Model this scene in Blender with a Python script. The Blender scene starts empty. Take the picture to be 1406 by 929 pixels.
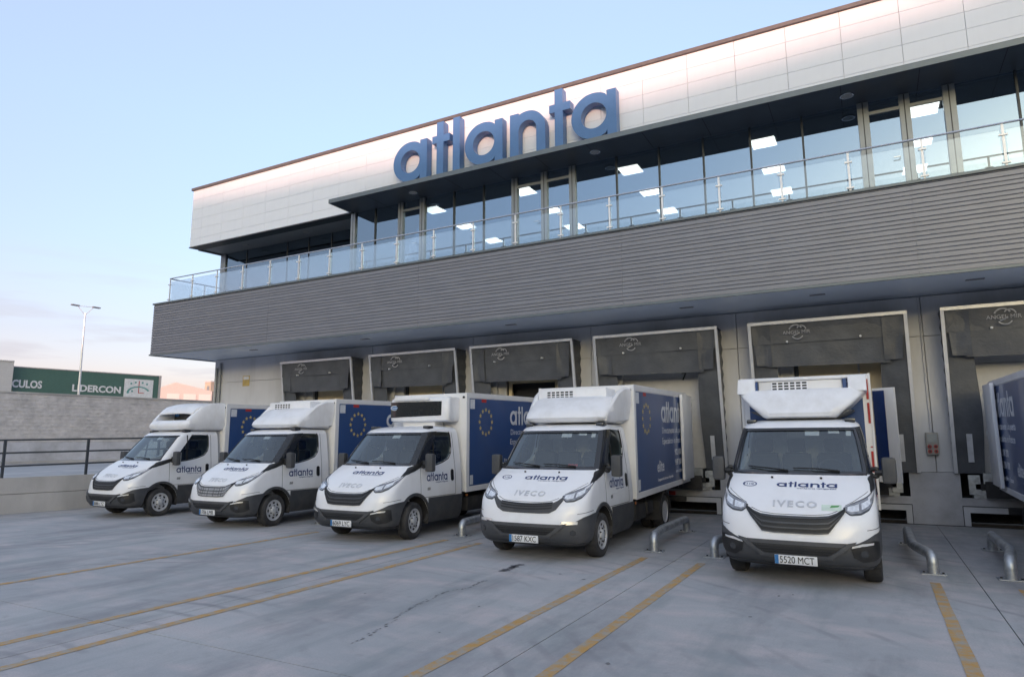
import bpy, bmesh, math, random
from mathutils import Vector, Matrix, noise
R = math.radians
PI = math.pi
random.seed(7)
C = bpy.context.scene.collection
sc = bpy.context.scene

# ------------------------------------------------------------------ camera, sky, sun, exposure
CAM_H = 1.93
cam = bpy.data.cameras.new('camera'); co = bpy.data.objects.new('camera', cam); C.objects.link(co)
cam.sensor_width = 36.0; cam.lens = 36.0 * 906.09 / 1406.0
cam.clip_start = 0.05; cam.clip_end = 4000
_p, _r, _y = R(8.8114), R(-0.2009), R(-28.4616)
fw = Vector((math.sin(_y) * math.cos(_p), math.cos(_y) * math.cos(_p), math.sin(_p)))
r0 = Vector((math.cos(_y), -math.sin(_y), 0)); u0 = r0.cross(fw)
rr = r0 * math.cos(_r) + u0 * math.sin(_r); uu = -r0 * math.sin(_r) + u0 * math.cos(_r)
M = Matrix((rr, uu, -fw)).transposed().to_4x4(); M.translation = Vector((0, 0, CAM_H))
co.matrix_world = M
sc.camera = co

SUN_EL, SUN_AZ = 5.0, 158.0          # azimuth clockwise from +Y: low behind the photographer, a little to the right
sun_dir = Vector((math.sin(R(SUN_AZ)) * math.cos(R(SUN_EL)), math.cos(R(SUN_AZ)) * math.cos(R(SUN_EL)), math.sin(R(SUN_EL))))
sl = bpy.data.lights.new('sun', 'SUN'); so = bpy.data.objects.new('sun', sl); C.objects.link(so)
sl.energy = 1.65; sl.angle = R(0.55); sl.color = (1.0, 0.55, 0.43)
so.rotation_euler = sun_dir.to_track_quat('Z', 'Y').to_euler()

w = bpy.data.worlds.new('World'); sc.world = w; w.use_nodes = True
nt = w.node_tree; nt.nodes.clear()
out = nt.nodes.new('ShaderNodeOutputWorld'); bg = nt.nodes.new('ShaderNodeBackground')
sky = nt.nodes.new('ShaderNodeTexSky'); sky.sky_type = 'NISHITA'; sky.sun_disc = False
sky.sun_elevation = R(SUN_EL); sky.sun_rotation = R(SUN_AZ); sky.air_density = 1.0; sky.dust_density = 3.0; sky.ozone_density = 1.6
bg.inputs['Strength'].default_value = 0.15
# thin evening cloud streaks near the horizon, and a pale horizon haze all the way round
tc = nt.nodes.new('ShaderNodeTexCoord'); sep = nt.nodes.new('ShaderNodeSeparateXYZ'); nt.links.new(tc.outputs['Generated'], sep.inputs[0])
mp = nt.nodes.new('ShaderNodeMapping'); mp.inputs['Scale'].default_value = (2.2, 2.2, 17.0); nt.links.new(tc.outputs['Generated'], mp.inputs[0])
nz = nt.nodes.new('ShaderNodeTexNoise'); nz.inputs['Scale'].default_value = 2.1; nz.inputs['Detail'].default_value = 6; nz.inputs['Roughness'].default_value = .55
nt.links.new(mp.outputs[0], nz.inputs['Vector'])
cr = nt.nodes.new('ShaderNodeValToRGB'); cr.color_ramp.elements[0].position = .50; cr.color_ramp.elements[1].position = .62
nt.links.new(nz.outputs['Fac'], cr.inputs[0])
hz = nt.nodes.new('ShaderNodeValToRGB'); he = hz.color_ramp.elements          # pale evening haze: whiter towards the horizon
he[0].position = 0.03; he[0].color = (1.35, .52, 1.0, 1); he[1].position = 1.0; he[1].color = (.95, .85, .80, 1)
for p_, c_ in ((.14, (.85, .14, .22, 1)), (.26, (.80, .40, .24, 1)), (.42, (.86, .66, .55, 1)), (.60, (.92, .80, .75, 1))):
    e_ = he.new(p_); e_.color = c_
nt.links.new(sep.outputs['Z'], hz.inputs[0])
hg = nt.nodes.new('ShaderNodeVectorMath'); hg.operation = 'SCALE'; hg.inputs['Scale'].default_value = .80; nt.links.new(hz.outputs[0], hg.inputs[0])
ch = nt.nodes.new('ShaderNodeMapRange'); ch.inputs['From Min'].default_value = 0.10; ch.inputs['From Max'].default_value = 0.26
ch.inputs['To Min'].default_value = .55; ch.inputs['To Max'].default_value = 0; nt.links.new(sep.outputs['Z'], ch.inputs['Value'])
cm = nt.nodes.new('ShaderNodeMath'); cm.operation = 'MULTIPLY'; nt.links.new(cr.outputs[0], cm.inputs[0]); nt.links.new(ch.outputs[0], cm.inputs[1])
mixh = nt.nodes.new('ShaderNodeVectorMath'); mixh.operation = 'MULTIPLY_ADD'; mixh.inputs[1].default_value = (.75, .925, 1.11)
nt.links.new(sky.outputs[0], mixh.inputs[0]); nt.links.new(hg.outputs[0], mixh.inputs[2])
mixc = nt.nodes.new('ShaderNodeMix'); mixc.data_type = 'RGBA'; mixc.inputs['B'].default_value = (1.42, 1.36, 1.50, 1)
nt.links.new(cm.outputs[0], mixc.inputs['Factor']); nt.links.new(mixh.outputs[0], mixc.inputs['A'])
nt.links.new(mixc.outputs['Result'], bg.inputs['Color']); nt.links.new(bg.outputs[0], out.inputs[0])
sc.view_settings.view_transform = 'Standard'; sc.view_settings.look = 'None'
sc.view_settings.exposure = 1.68; sc.view_settings.gamma = 1.0; sc.view_settings.use_curve_mapping = False
sc.cycles.max_bounces = 8; sc.cycles.transparent_max_bounces = 16; sc.cycles.caustics_reflective = False; sc.cycles.caustics_refractive = False

# ------------------------------------------------------------------ helpers
def tag(o, label=None, cat=None, group=None, kind=None):
    if label: o['label'] = label
    if cat: o['category'] = cat
    if group: o['group'] = group
    if kind: o['kind'] = kind
    return o

def empty(name, loc, label, cat, group=None, rz=0):
    o = bpy.data.objects.new(name, None); C.objects.link(o); o.location = loc; o.rotation_euler = (0, 0, rz)
    o.empty_display_size = .2
    return tag(o, label, cat, group)

def link(name, me, mat=None, parent=None, loc=None, rot=None):
    if mat is not None and not me.materials: me.materials.append(mat)
    o = bpy.data.objects.new(name, me); C.objects.link(o)
    if parent: o.parent = parent
    if loc is not None: o.location = loc
    if rot is not None: o.rotation_euler = rot
    return o

def mesh(bm, name, smooth=False, fix=True):
    if fix: bmesh.ops.recalc_face_normals(bm, faces=bm.faces[:])
    me = bpy.data.meshes.new(name); bm.to_mesh(me); bm.free()
    if smooth:
        for p in me.polygons: p.use_smooth = True
        if smooth != 'all': me.set_sharp_from_angle(angle=R(smooth if smooth is not True else 38))
    return me

def obj(name, bm, mat, parent=None, smooth=False, loc=None, rot=None):
    return link(name, mesh(bm, name, smooth), mat, parent, loc, rot)

def box(bm, x0, x1, y0, y1, z0, z1, bev=0):
    vs = [bm.verts.new((x, y, z)) for z in (z0, z1) for (x, y) in ((x0, y0), (x1, y0), (x1, y1), (x0, y1))]
    fs = [(0, 3, 2, 1), (4, 5, 6, 7), (0, 1, 5, 4), (1, 2, 6, 5), (2, 3, 7, 6), (3, 0, 4, 7)]
    F = [bm.faces.new([vs[i] for i in f]) for f in fs]
    if bev:
        es = list({e for f in F for e in f.edges})
        bmesh.ops.bevel(bm, geom=es, offset=bev, segments=2, affect='EDGES', profile=.6)
    return bm

def bx(*a, **k): return box(bmesh.new(), *a, **k)

def prism(bm, pts, y0, y1, ax='y'):
    """Extrude a 2D outline. ax='y': pts are (x,z); 'x': (y,z); 'z': (x,y)."""
    def P(a, b, d): return (a, d, b) if ax == 'y' else ((d, a, b) if ax == 'x' else (a, b, d))
    v0 = [bm.verts.new(P(a, b, y0)) for a, b in pts]; v1 = [bm.verts.new(P(a, b, y1)) for a, b in pts]
    n = len(pts)
    bm.faces.new(v0); bm.faces.new(v1[::-1])
    for i in range(n): bm.faces.new((v0[i], v0[(i + 1) % n], v1[(i + 1) % n], v1[i]))
    return bm

def tube(bm, path, r, n=10, cap=True):
    path = [Vector(p) for p in path]; rings = []
    up = Vector((0, 0, 1))
    prev = None
    for i, p in enumerate(path):
        t = ((path[i + 1] if i < len(path) - 1 else p) - (path[i - 1] if i else p)).normalized()
        if prev is None:
            a = t.orthogonal().normalized()
        else:
            a = (prev - t * prev.dot(t)).normalized()
        prev = a; b = t.cross(a)
        rad = r[i] if isinstance(r, (list, tuple)) else r
        rings.append([bm.verts.new(p + a * math.cos(2 * PI * k / n) * rad + b * math.sin(2 * PI * k / n) * rad) for k in range(n)])
    for A, B in zip(rings, rings[1:]):
        for k in range(n): bm.faces.new((A[k], A[(k + 1) % n], B[(k + 1) % n], B[k]))
    if cap: bm.faces.new(rings[0][::-1]); bm.faces.new(rings[-1])
    return bm

def round_path(pts, rad, n=5):
    pts = [Vector(p) for p in pts]; o = [pts[0]]
    for a, b, c in zip(pts, pts[1:], pts[2:]):
        d0 = (a - b); d1 = (c - b); k = min(rad, d0.length * .48, d1.length * .48)
        p0 = b + d0.normalized() * k; p1 = b + d1.normalized() * k
        for i in range(n + 1):
            t = i / n; o.append(p0 * (1 - t) ** 2 + b * 2 * t * (1 - t) + p1 * t * t)
    return o + [pts[-1]]

def lathe(bm, prof, n=28, ax='x', cap=True):
    """Revolve (d, r) profile about an axis."""
    rings = []
    for d, r in prof:
        ring = []
        for k in range(n):
            a = 2 * PI * k / n; c, s = math.cos(a) * r, math.sin(a) * r
            ring.append(bm.verts.new((d, c, s) if ax == 'x' else ((c, s, d) if ax == 'z' else (c, d, s))))
        rings.append(ring)
    for A, B in zip(rings, rings[1:]):
        for k in range(n): bm.faces.new((A[k], A[(k + 1) % n], B[(k + 1) % n], B[k]))
    if cap: bm.faces.new(rings[0][::-1]); bm.faces.new(rings[-1])
    return bm

def disc(bm, c, r, h, n=16, ax='y'):
    pts = [(c[0] + math.cos(2 * PI * k / n) * r, c[1] + math.sin(2 * PI * k / n) * r) for k in range(n)]
    return prism(bm, pts, c[2], c[2] + h, ax)

_txt = {}
def text_mesh(body, size, depth=.002, bold=0.0, spacing=1.0):
    """Lettering as a mesh in the x-z plane, facing -y, left edge at x=0, baseline z=0."""
    cu = bpy.data.curves.new('lettering', 'FONT'); cu.body = body; cu.size = size; cu.offset = bold * size
    cu.extrude = depth / 2; cu.resolution_u = 3; cu.space_character = spacing
    o = bpy.data.objects.new('lettering', cu); C.objects.link(o)
    dg = bpy.context.evaluated_depsgraph_get(); dg.update()
    me = bpy.data.meshes.new_from_object(o.evaluated_get(dg))
    bpy.data.objects.remove(o); bpy.data.curves.remove(cu)
    me.materials.clear()
    xs = [v.co.x for v in me.vertices] or [0]
    x0 = min(xs)
    for v in me.vertices: v.co = Vector((v.co.x - x0, -v.co.z, v.co.y))
    me['width'] = max(xs) - x0
    return me

def join_meshes(items):
    bm = bmesh.new()
    for me, mat in items:
        n0 = len(bm.verts); bm.from_mesh(me); bm.verts.ensure_lookup_table()
        for v in bm.verts[n0:]: v.co = mat @ v.co
    return bm

# ------------------------------------------------------------------ materials
def nodes(name):
    m = bpy.data.materials.new(name); m.use_nodes = True
    return m, m.node_tree, m.node_tree.nodes['Principled BSDF']

def mat(name, col, rough=.5, metal=0, var=.12, scale=6, bump=0, bscale=60, coat=0, spec=.5, dirt=None, detail=5):
    """Principled with procedural variation of tone, optional dirt tint, fine relief."""
    m, t, b = nodes(name); L = t.links.new
    tcn = t.nodes.new('ShaderNodeTexCoord')
    n1 = t.nodes.new('ShaderNodeTexNoise'); n1.inputs['Scale'].default_value = scale; n1.inputs['Detail'].default_value = detail
    L(tcn.outputs['Object'], n1.inputs['Vector'])
    rp = t.nodes.new('ShaderNodeValToRGB')
    e = rp.color_ramp.elements; e[0].position = .3; e[1].position = .7
    e[0].color = tuple(c * (1 - var) for c in col) + (1,); e[1].color = tuple(min(1, c * (1 + var)) for c in col) + (1,)
    L(n1.outputs['Fac'], rp.inputs[0]); last = rp.outputs[0]
    if dirt:
        n2 = t.nodes.new('ShaderNodeTexNoise'); n2.inputs['Scale'].default_value = scale * .4; n2.inputs['Detail'].default_value = 8; n2.inputs['Roughness'].default_value = .65
        mpp = t.nodes.new('ShaderNodeMapping'); mpp.inputs['Scale'].default_value = dirt[2] if len(dirt) > 2 else (1, 1, 1)
        L(tcn.outputs['Object'], mpp.inputs[0]); L(mpp.outputs[0], n2.inputs['Vector'])
        r2 = t.nodes.new('ShaderNodeMapRange'); r2.inputs['From Min'].default_value = .45; r2.inputs['From Max'].default_value = .75; r2.inputs['To Max'].default_value = dirt[1]
        L(n2.outputs['Fac'], r2.inputs['Value'])
        mx = t.nodes.new('ShaderNodeMix'); mx.data_type = 'RGBA'; mx.inputs['B'].default_value = dirt[0] + (1,)
        L(r2.outputs[0], mx.inputs['Factor']); L(last, mx.inputs['A']); last = mx.outputs['Result']
    L(last, b.inputs['Base Color'])
    b.inputs['Roughness'].default_value = rough; b.inputs['Metallic'].default_value = metal
    b.inputs['Coat Weight'].default_value = coat; b.inputs['Coat Roughness'].default_value = .06
    b.inputs['Specular IOR Level'].default_value = spec
    if bump:
        n3 = t.nodes.new('ShaderNodeTexNoise'); n3.inputs['Scale'].default_value = bscale; n3.inputs['Detail'].default_value = 6
        L(tcn.outputs['Object'], n3.inputs['Vector'])
        bp = t.nodes.new('ShaderNodeBump'); bp.inputs['Strength'].default_value = bump; bp.inputs['Distance'].default_value = .02
        L(n3.outputs['Fac'], bp.inputs['Height']); L(bp.outputs[0], b.inputs['Normal'])
    return m

def emit(name, col, s):
    m, t, b = nodes(name); b.inputs['Base Color'].default_value = col + (1,)
    b.inputs['Emission Color'].default_value = col + (1,); b.inputs['Emission Strength'].default_value = s
    return m

def glass(name, tint, refl_min, gloss_col=(1, 1, 1), rough=.0, power=1.0):
    """Thin pane: transparent tint plus mirror reflection that grows at grazing angles."""
    m = bpy.data.materials.new(name); m.use_nodes = True; t = m.node_tree; t.nodes.clear(); L = t.links.new
    o = t.nodes.new('ShaderNodeOutputMaterial'); tr = t.nodes.new('ShaderNodeBsdfTransparent'); tr.inputs[0].default_value = tint + (1,)
    g = t.nodes.new('ShaderNodeBsdfGlossy'); g.inputs['Color'].default_value = gloss_col + (1,); g.inputs['Roughness'].default_value = rough
    lw = t.nodes.new('ShaderNodeLayerWeight'); lw.inputs['Blend'].default_value = .35
    mr = t.nodes.new('ShaderNodeMapRange'); mr.inputs['To Min'].default_value = refl_min; mr.inputs['To Max'].default_value = power
    L(lw.outputs['Fresnel'], mr.inputs['Value'])
    mx = t.nodes.new('ShaderNodeMixShader'); L(mr.outputs[0], mx.inputs[0]); L(tr.outputs[0], mx.inputs[1]); L(g.outputs[0], mx.inputs[2]); L(mx.outputs[0], o.inputs[0])
    return m

def concrete_floor():
    m, t, b = nodes('yard_concrete'); L = t.links.new
    g = t.nodes.new('ShaderNodeNewGeometry')
    def noi(scale, det, vec=(1, 1, 1), rough=.6):
        mpn = t.nodes.new('ShaderNodeMapping'); mpn.inputs['Scale'].default_value = vec; L(g.outputs['Position'], mpn.inputs[0])
        n = t.nodes.new('ShaderNodeTexNoise'); n.inputs['Scale'].default_value = scale; n.inputs['Detail'].default_value = det; n.inputs['Roughness'].default_value = rough
        L(mpn.outputs[0], n.inputs['Vector']); return n.outputs['Fac']
    def rng(s, a, b_, c=0, d=1):
        r = t.nodes.new('ShaderNodeMapRange'); r.inputs['From Min'].default_value = a; r.inputs['From Max'].default_value = b_
        r.inputs['To Min'].default_value = c; r.inputs['To Max'].default_value = d; L(s, r.inputs['Value']); return r.outputs[0]
    def mixc(f, A, Bc):
        x = t.nodes.new('ShaderNodeMix'); x.data_type = 'RGBA'
        L(f, x.inputs['Factor'])
        if isinstance(A, tuple): x.inputs['A'].default_value = A + (1,)
        else: L(A, x.inputs['A'])
        x.inputs['B'].default_value = Bc + (1,); return x.outputs['Result']
    c = mixc(rng(noi(.35, 7), .35, .68), (.33, .34, .352), (.47, .47, .468))
    c = mixc(rng(noi(.9, 8, (1, 2.2, 1)), .47, .70, 0, .85), c, (.55, .485, .475))
    c = mixc(rng(noi(.55, 9, (1.6, .5, 1), .68), .49, .68, 0, .80), c, (.205, .21, .222))
    c = mixc(rng(noi(1.7, 7, (1, .16, 1), .6), .52, .70, 0, .7), c, (.235, .27, .275))      # tyre wear along the bays
    c = mixc(rng(noi(4.5, 6), .62, .80, 0, .6), c, (.23, .225, .225))
    c = mixc(rng(noi(55, 3), .35, .75, 0, .5), c, (.29, .29, .295))
    # sweeping arcs of tyre rubber
    w2 = t.nodes.new('ShaderNodeTexWave'); w2.wave_type = 'RINGS'; w2.rings_direction = 'Z'; w2.inputs['Scale'].default_value = .75; w2.inputs['Distortion'].default_value = 1.6; w2.inputs['Detail'].default_value = 2
    mpw = t.nodes.new('ShaderNodeMapping'); mpw.inputs['Location'].default_value = (7.0, -2.0, 0); L(g.outputs['Position'], mpw.inputs[0]); L(mpw.outputs[0], w2.inputs['Vector'])
    wm = t.nodes.new('ShaderNodeMath'); wm.operation = 'MULTIPLY'; L(rng(w2.outputs['Fac'], .80, .98, 0, .8), wm.inputs[0]); L(rng(noi(.6, 4), .5, .66), wm.inputs[1])
    c = mixc(wm.outputs[0], c, (.24, .24, .248))
    L(c, b.inputs['Base Color'])
    L(rng(noi(2.5, 6), .3, .7, .62, .85), b.inputs['Roughness'])
    bp = t.nodes.new('ShaderNodeBump'); bp.inputs['Strength'].default_value = .25; bp.inputs['Distance'].default_value = .01
    L(noi(30, 8), bp.inputs['Height']); L(bp.outputs[0], b.inputs['Normal'])
    return m

def worn_paint():
    m, t, b = nodes('yellow_line_paint'); L = t.links.new
    g = t.nodes.new('ShaderNodeNewGeometry')
    n = t.nodes.new('ShaderNodeTexNoise'); n.inputs['Scale'].default_value = 7; n.inputs['Detail'].default_value = 9; n.inputs['Roughness'].default_value = .7; L(g.outputs['Position'], n.inputs['Vector'])
    r = t.nodes.new('ShaderNodeValToRGB'); e = r.color_ramp.elements
    e[0].position = .40; e[0].color = (.34, .315, .27, 1); e[1].position = .58; e[1].color = (.47, .275, .085, 1)
    L(n.outputs['Fac'], r.inputs[0]); L(r.outputs[0], b.inputs['Base Color']); b.inputs['Roughness'].default_value = .75
    return m

MT = {}
MT['concrete'] = concrete_floor()
MT['line'] = worn_paint()
MT['joint'] = mat('joint_filler', (.07, .07, .075), .9)
MT['asphalt'] = mat('asphalt', (.14, .145, .155), .9, var=.2, scale=3, bump=.4, bscale=90)
MT['earth'] = mat('distant_ground', (.16, .145, .11), .95, var=.25, scale=.05)
MT['slat'] = mat('grey_slat_metal', (.208, .217, .248), .42, .25, var=.05, scale=2, dirt=((.20, .19, .19), .35, (.4, 1, 6)))
MT['dark'] = mat('dark_trim', (.045, .052, .060), .45, .2, var=.08)
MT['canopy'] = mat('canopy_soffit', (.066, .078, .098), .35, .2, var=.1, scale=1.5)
MT['fascia'] = mat('canopy_fascia', (.14, .165, .18), .4, .3, var=.06)
MT['white_panel'] = mat('white_facade_panel', (.735, .78, .865), .42, 0, var=.03, scale=.9, dirt=((.60, .63, .68), .35, (2.5, 1, .25)))
MT['seam'] = mat('panel_seam', (.55, .56, .59), .8)
MT['coping'] = mat('coping', (.13, .115, .115), .5, .3, var=.1)
MT['wall'] = mat('warehouse_wall_panel', (.60, .61, .645), .5, 0, var=.04, scale=1.2, dirt=((.27, .265, .26), .5, (1.5, 1.5, .25)))
MT['plinth'] = mat('plinth_concrete', (.52, .525, .56), .75, 0, var=.08, scale=1.5, bump=.2, bscale=40, dirt=((.18, .175, .17), .7, (1, 1, 1)))
MT['soffit'] = mat('soffit_panel', (.68, .745, .84), .40, .1, var=.04, scale=.6)
MT['soffit2'] = mat('upper_soffit', (.36,.37,.39), .5, 0, var=.05)
MT['rubber'] = mat('dock_curtain', (.072, .079, .093), .48, 0, var=.22, scale=2.2, bump=.35, bscale=14, dirt=((.115, .12, .13), .8, (1, 1, .5)))
MT['alu'] = mat('aluminium_frame', (.68, .69, .72), .38, .6, var=.06)
MT['steel'] = mat('stainless', (.72, .73, .75), .25, .9, var=.05)
MT['post'] = mat('railing_post_steel', (.74, .75, .77), .35, .25, var=.05)
MT['galv'] = mat('galvanised_steel', (.50, .53, .56), .42, .75, var=.25, scale=9, bump=.1, bscale=50, dirt=((.22, .20, .18), .5))
MT['doorgrey'] = mat('dock_door', (.55, .55, .56), .5, 0, var=.04)
MT['beige'] = mat('beige_store_wall', (.72, .60, .40), .7, 0, var=.08, scale=2)
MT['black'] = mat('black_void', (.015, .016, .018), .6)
MT['frame'] = mat('window_frame', (.26, .285, .305), .4, .4, var=.05)
MT['pane'] = glass('office_glass', (.42, .46, .50), .30, (.66, .84, 1.0))
MT['rail_glass'] = glass('balcony_glass', (.955, .98, .985), .045, (.9, .96, 1.0), power=.7)
MT['sign'] = mat('sign_blue', (.070, .172, .385), .42, 0, var=.04, coat=.2)
MT['ceiling'] = mat('office_ceiling', (.25, .25, .25), .8)
MT['lamp'] = emit('ceiling_panel_light', (1.0, .90, .72), 5.5)
MT['spot'] = mat('downlight_lens', (.42, .42, .43), .4)
MT['white'] = mat('truck_white', (.81, .82, .845), .34, 0, var=.02, scale=3, coat=.5, dirt=((.50, .485, .46), .30, (1, 1, .7)))
MT['boxwhite'] = mat('box_white', (.78, .785, .80), .42, 0, var=.03, scale=2, dirt=((.50, .48, .45), .35, (1, 1, .4)))
MT['fairing'] = mat('fairing_white', (.80, .81, .835), .33, 0, var=.025, coat=.3, dirt=((.48, .46, .43), .40, (1, 1, .6)))
MT['blue'] = mat('box_blue_print', (.026, .075, .235), .30, 0, var=.07, scale=1.5, coat=.35, dirt=((.06, .09, .17), .6, (1, .7, .2)))
MT['navy'] = mat('logo_navy', (.018, .040, .145), .4)
MT['print'] = mat('white_print', (.66, .68, .72), .45)
MT['faded'] = mat('faded_print', (.36, .37, .40), .6, var=.25, scale=12)
MT['gold'] = mat('gold_star', (.58, .46, .16), .45)
MT['plastic'] = mat('bumper_plastic', (.052, .055, .061), .55, 0, var=.12, scale=5, bump=.1, bscale=150, dirt=((.12, .115, .11), .55))
MT['black_plastic'] = mat('black_plastic', (.009, .0095, .011), .45, dirt=((.06, .058, .055), .5))
MT['gloss_black'] = mat('gloss_black', (.020, .022, .025), .16, coat=.5)
MT['grille'] = mat('grille_dark', (.016, .017, .019), .5, .1)
MT['grille_bar'] = mat('grille_bar', (.058, .061, .066), .35, .2)
MT['chrome'] = mat('chrome_badge', (.60, .61, .63), .30, .45)
MT['lampglass'] = mat('headlamp', (.26, .27, .29), .22, .35, var=.3, scale=14, coat=1.0)
MT['lampdark'] = mat('headlamp_bezel', (.05, .053, .058), .25, .3, coat=.6)
MT['bulb'] = mat('headlamp_reflector', (.82, .83, .84), .28, .55, var=.2, scale=25, coat=1.0)
MT['fog'] = mat('fog_lens', (.75, .75, .76), .2, .4, coat=.6)
MT['amber'] = mat('amber_lens', (.45, .16, .05), .3, coat=.6)
MT['red'] = mat('red_mark', (.42, .035, .035), .4)
MT['green'] = mat('green_mark', (.10, .30, .10), .5)
MT['plate'] = mat('plate_white', (.70, .71, .72), .35)
MT['mesh_grey'] = mat('grille_mesh', (.34, .345, .35), .4, .4)
MT['plateblue'] = mat('plate_blue', (.04, .17, .40), .4)
MT['ink'] = mat('plate_ink', (.02, .02, .022), .5)
MT['tyre'] = mat('tyre_rubber', (.028, .028, .030), .8, 0, var=.15, bump=.2, bscale=80, dirt=((.11, .105, .10), .7))
MT['rim'] = mat('wheel_rim', (.60, .61, .63), .40, .25, var=.1, dirt=((.14, .13, .12), .5))
MT['chassis'] = mat('chassis_black', (.022, .022, .024), .65, dirt=((.075, .07, .065), .7))
MT['windscreen'] = glass('windscreen_glass', (.84, .90, .90), .115, (.88, .97, 1.0), power=.95)
MT['sideglass'] = glass('side_window_glass', (.50, .58, .56), .05, (.85, .92, 1.0), power=.9)
MT['seat'] = mat('seat_fabric', (.030, .033, .038), .8)
MT['bulkhead'] = mat('cab_bulkhead', (.52, .53, .53), .7)
MT['dash'] = mat('dashboard', (.030, .032, .035), .65)
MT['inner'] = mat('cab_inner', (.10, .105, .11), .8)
MT['block'] = mat('split_block', (.55, .525, .515), .9, 0, var=.12, scale=3, bump=1.0, bscale=11, dirt=((.24, .23, .225), .5))
MT['lowwall'] = mat('cast_concrete', (.46, .445, .43), .85, 0, var=.10, scale=1.1, bump=.3, bscale=25, dirt=((.23, .22, .21), .7, (1, 1, .35)))
MT['railpaint'] = mat('railing_grey', (.060, .070, .080), .4, .3)
MT['greenclad'] = mat('green_cladding', (.060, .135, .115), .5, 0, var=.06)
MT['palebuild'] = mat('pale_building', (.52, .52, .54), .6, 0, var=.04)
MT['pinkbuild'] = mat('pink_building', (.44, .41, .42), .7, 0, var=.05)
MT['teal'] = mat('logo_teal', (.10, .30, .30), .5)
MT['blocker'] = mat('blocker_scrub', (.07, .075, .045), .95, var=.4, scale=.05)  # for the added ridge that blocks the low sun
MT['socket'] = mat('socket_box', (.33, .32, .30), .5)
MT['tan'] = mat('tan_render', (.40, .35, .29), .7)
MT['yellow'] = mat('warning_yellow', (.50, .37, .12), .5)
MT['roofing'] = mat('roofing', (.2, .2, .2), .8)

# ------------------------------------------------------------------ ground and yard
ANG = Vector((0.154, 1.0, 0))                                   # the plot boundary runs at this angle
bm = bmesh.new(); S = 1600
bmesh.ops.create_grid(bm, x_segments=8, y_segments=8, size=S)
o = obj('ground', bm, MT['earth'], loc=(0, 0, -.06)); tag(o, kind='structure')
yard = obj('yard', bx(-23.5, 26, -14, 18.30, -.05, -.012), MT['joint']); tag(yard, kind='structure')
xs = [-23.5, -19.4, -15.3, -11.2, -7.10, -3.0, 1.1, 5.2, 9.3, 13.4, 17.5, 26]
ys = [-14, -8.9, -2.2, 4.5, 11.2, 18.30]
rs = random.Random(3)
for i in range(len(xs) - 1):
    for j in range(len(ys) - 1):
        g = .006; dz = rs.uniform(-.002, .002)
        obj('slab', bx(xs[i] + g, xs[i + 1] - g, ys[j] + g, ys[j + 1] - g, -.011, 0 + dz), MT['concrete'], yard)
def line(x, y0, y1, wd=.125):
    bm = bmesh.new(); n = 24
    rows = []
    for k in range(n + 1):
        y = y0 + (y1 - y0) * k / n; e = rs.uniform(-.006, .006)
        rows.append([bm.verts.new((x + sx * wd / 2 + e, y, .0035 + h)) for sx, h in ((-1, 0), (1, 0))])
    for A, B in zip(rows, rows[1:]): bm.faces.new((A[0], A[1], B[1], B[0]))
    r = bmesh.ops.extrude_face_region(bm, geom=bm.faces[:])
    for v in [v for v in r['geom'] if isinstance(v, bmesh.types.BMVert)]: v.co.z += .002
    o = obj('parking_line', bm, MT['line']); tag(o, kind='structure')
for x, y1 in ((.58, 11.0), (-2.56, 11.0), (-3.52, 11.1), (-6.78, 11.2), (-7.59, 11.25), (-10.74, 10.95), (1.55, 11.0), (4.7, 11)):
    line(x, -6.0, y1)
# oil drips and a stain in front of the fourth truck
bm = bmesh.new()
def blob(cx, cy, rx, ry, rot=0):
    n = 11; vs = []
    for k in range(n):
        a = 2 * PI * k / n; q = rs.uniform(.65, 1.2); x, y = math.cos(a) * rx * q, math.sin(a) * ry * q
        vs.append(bm.verts.new((cx + x * math.cos(rot) - y * math.sin(rot), cy + x * math.sin(rot) + y * math.cos(rot), .0045)))
    bm.faces.new(vs)
pts = [(-4.6, 5.2), (-4.69, 5.82), (-4.91, 6.5), (-4.96, 6.82), (-5.02, 7.41), (-4.9, 7.9), (-4.94, 8.35)]
for (ax, ay), (bx_, by) in zip(pts, pts[1:]):
    for k in range(9):
        f = (k + rs.uniform(-.4, .4)) / 9
        blob(ax + (bx_ - ax) * f + rs.uniform(-.03, .03), ay + (by - ay) * f, rs.uniform(.004, .016), rs.uniform(.01, .04))
for k in range(10): blob(-5.06 + rs.uniform(-.03, .03), 9.0 + k * .065, rs.uniform(.04, .085), rs.uniform(.04, .08))
for px, py in ((-3.55, 9.7), (-4.2, 9.2), (-3.75, 9.0), (-4.25, 7.0), (-4.05, 5.9), (-5.9, 6.9), (-1.2, 9.2), (-1.05, 9.35), (-1.35, 8.0), (-2.2, 5.8)):
    blob(px, py, rs.uniform(.012, .03), rs.uniform(.012, .035))
MT['stain'] = mat('oil_stain', (.15, .15, .16), .7, var=.3)
o = obj('oil_stains', bm, MT['stain']); tag(o, kind='stuff')
o = obj('drain_channel', bx(-23, 26, 18.18, 18.29, .003, .008), MT['joint']); tag(o, kind='structure')

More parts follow.
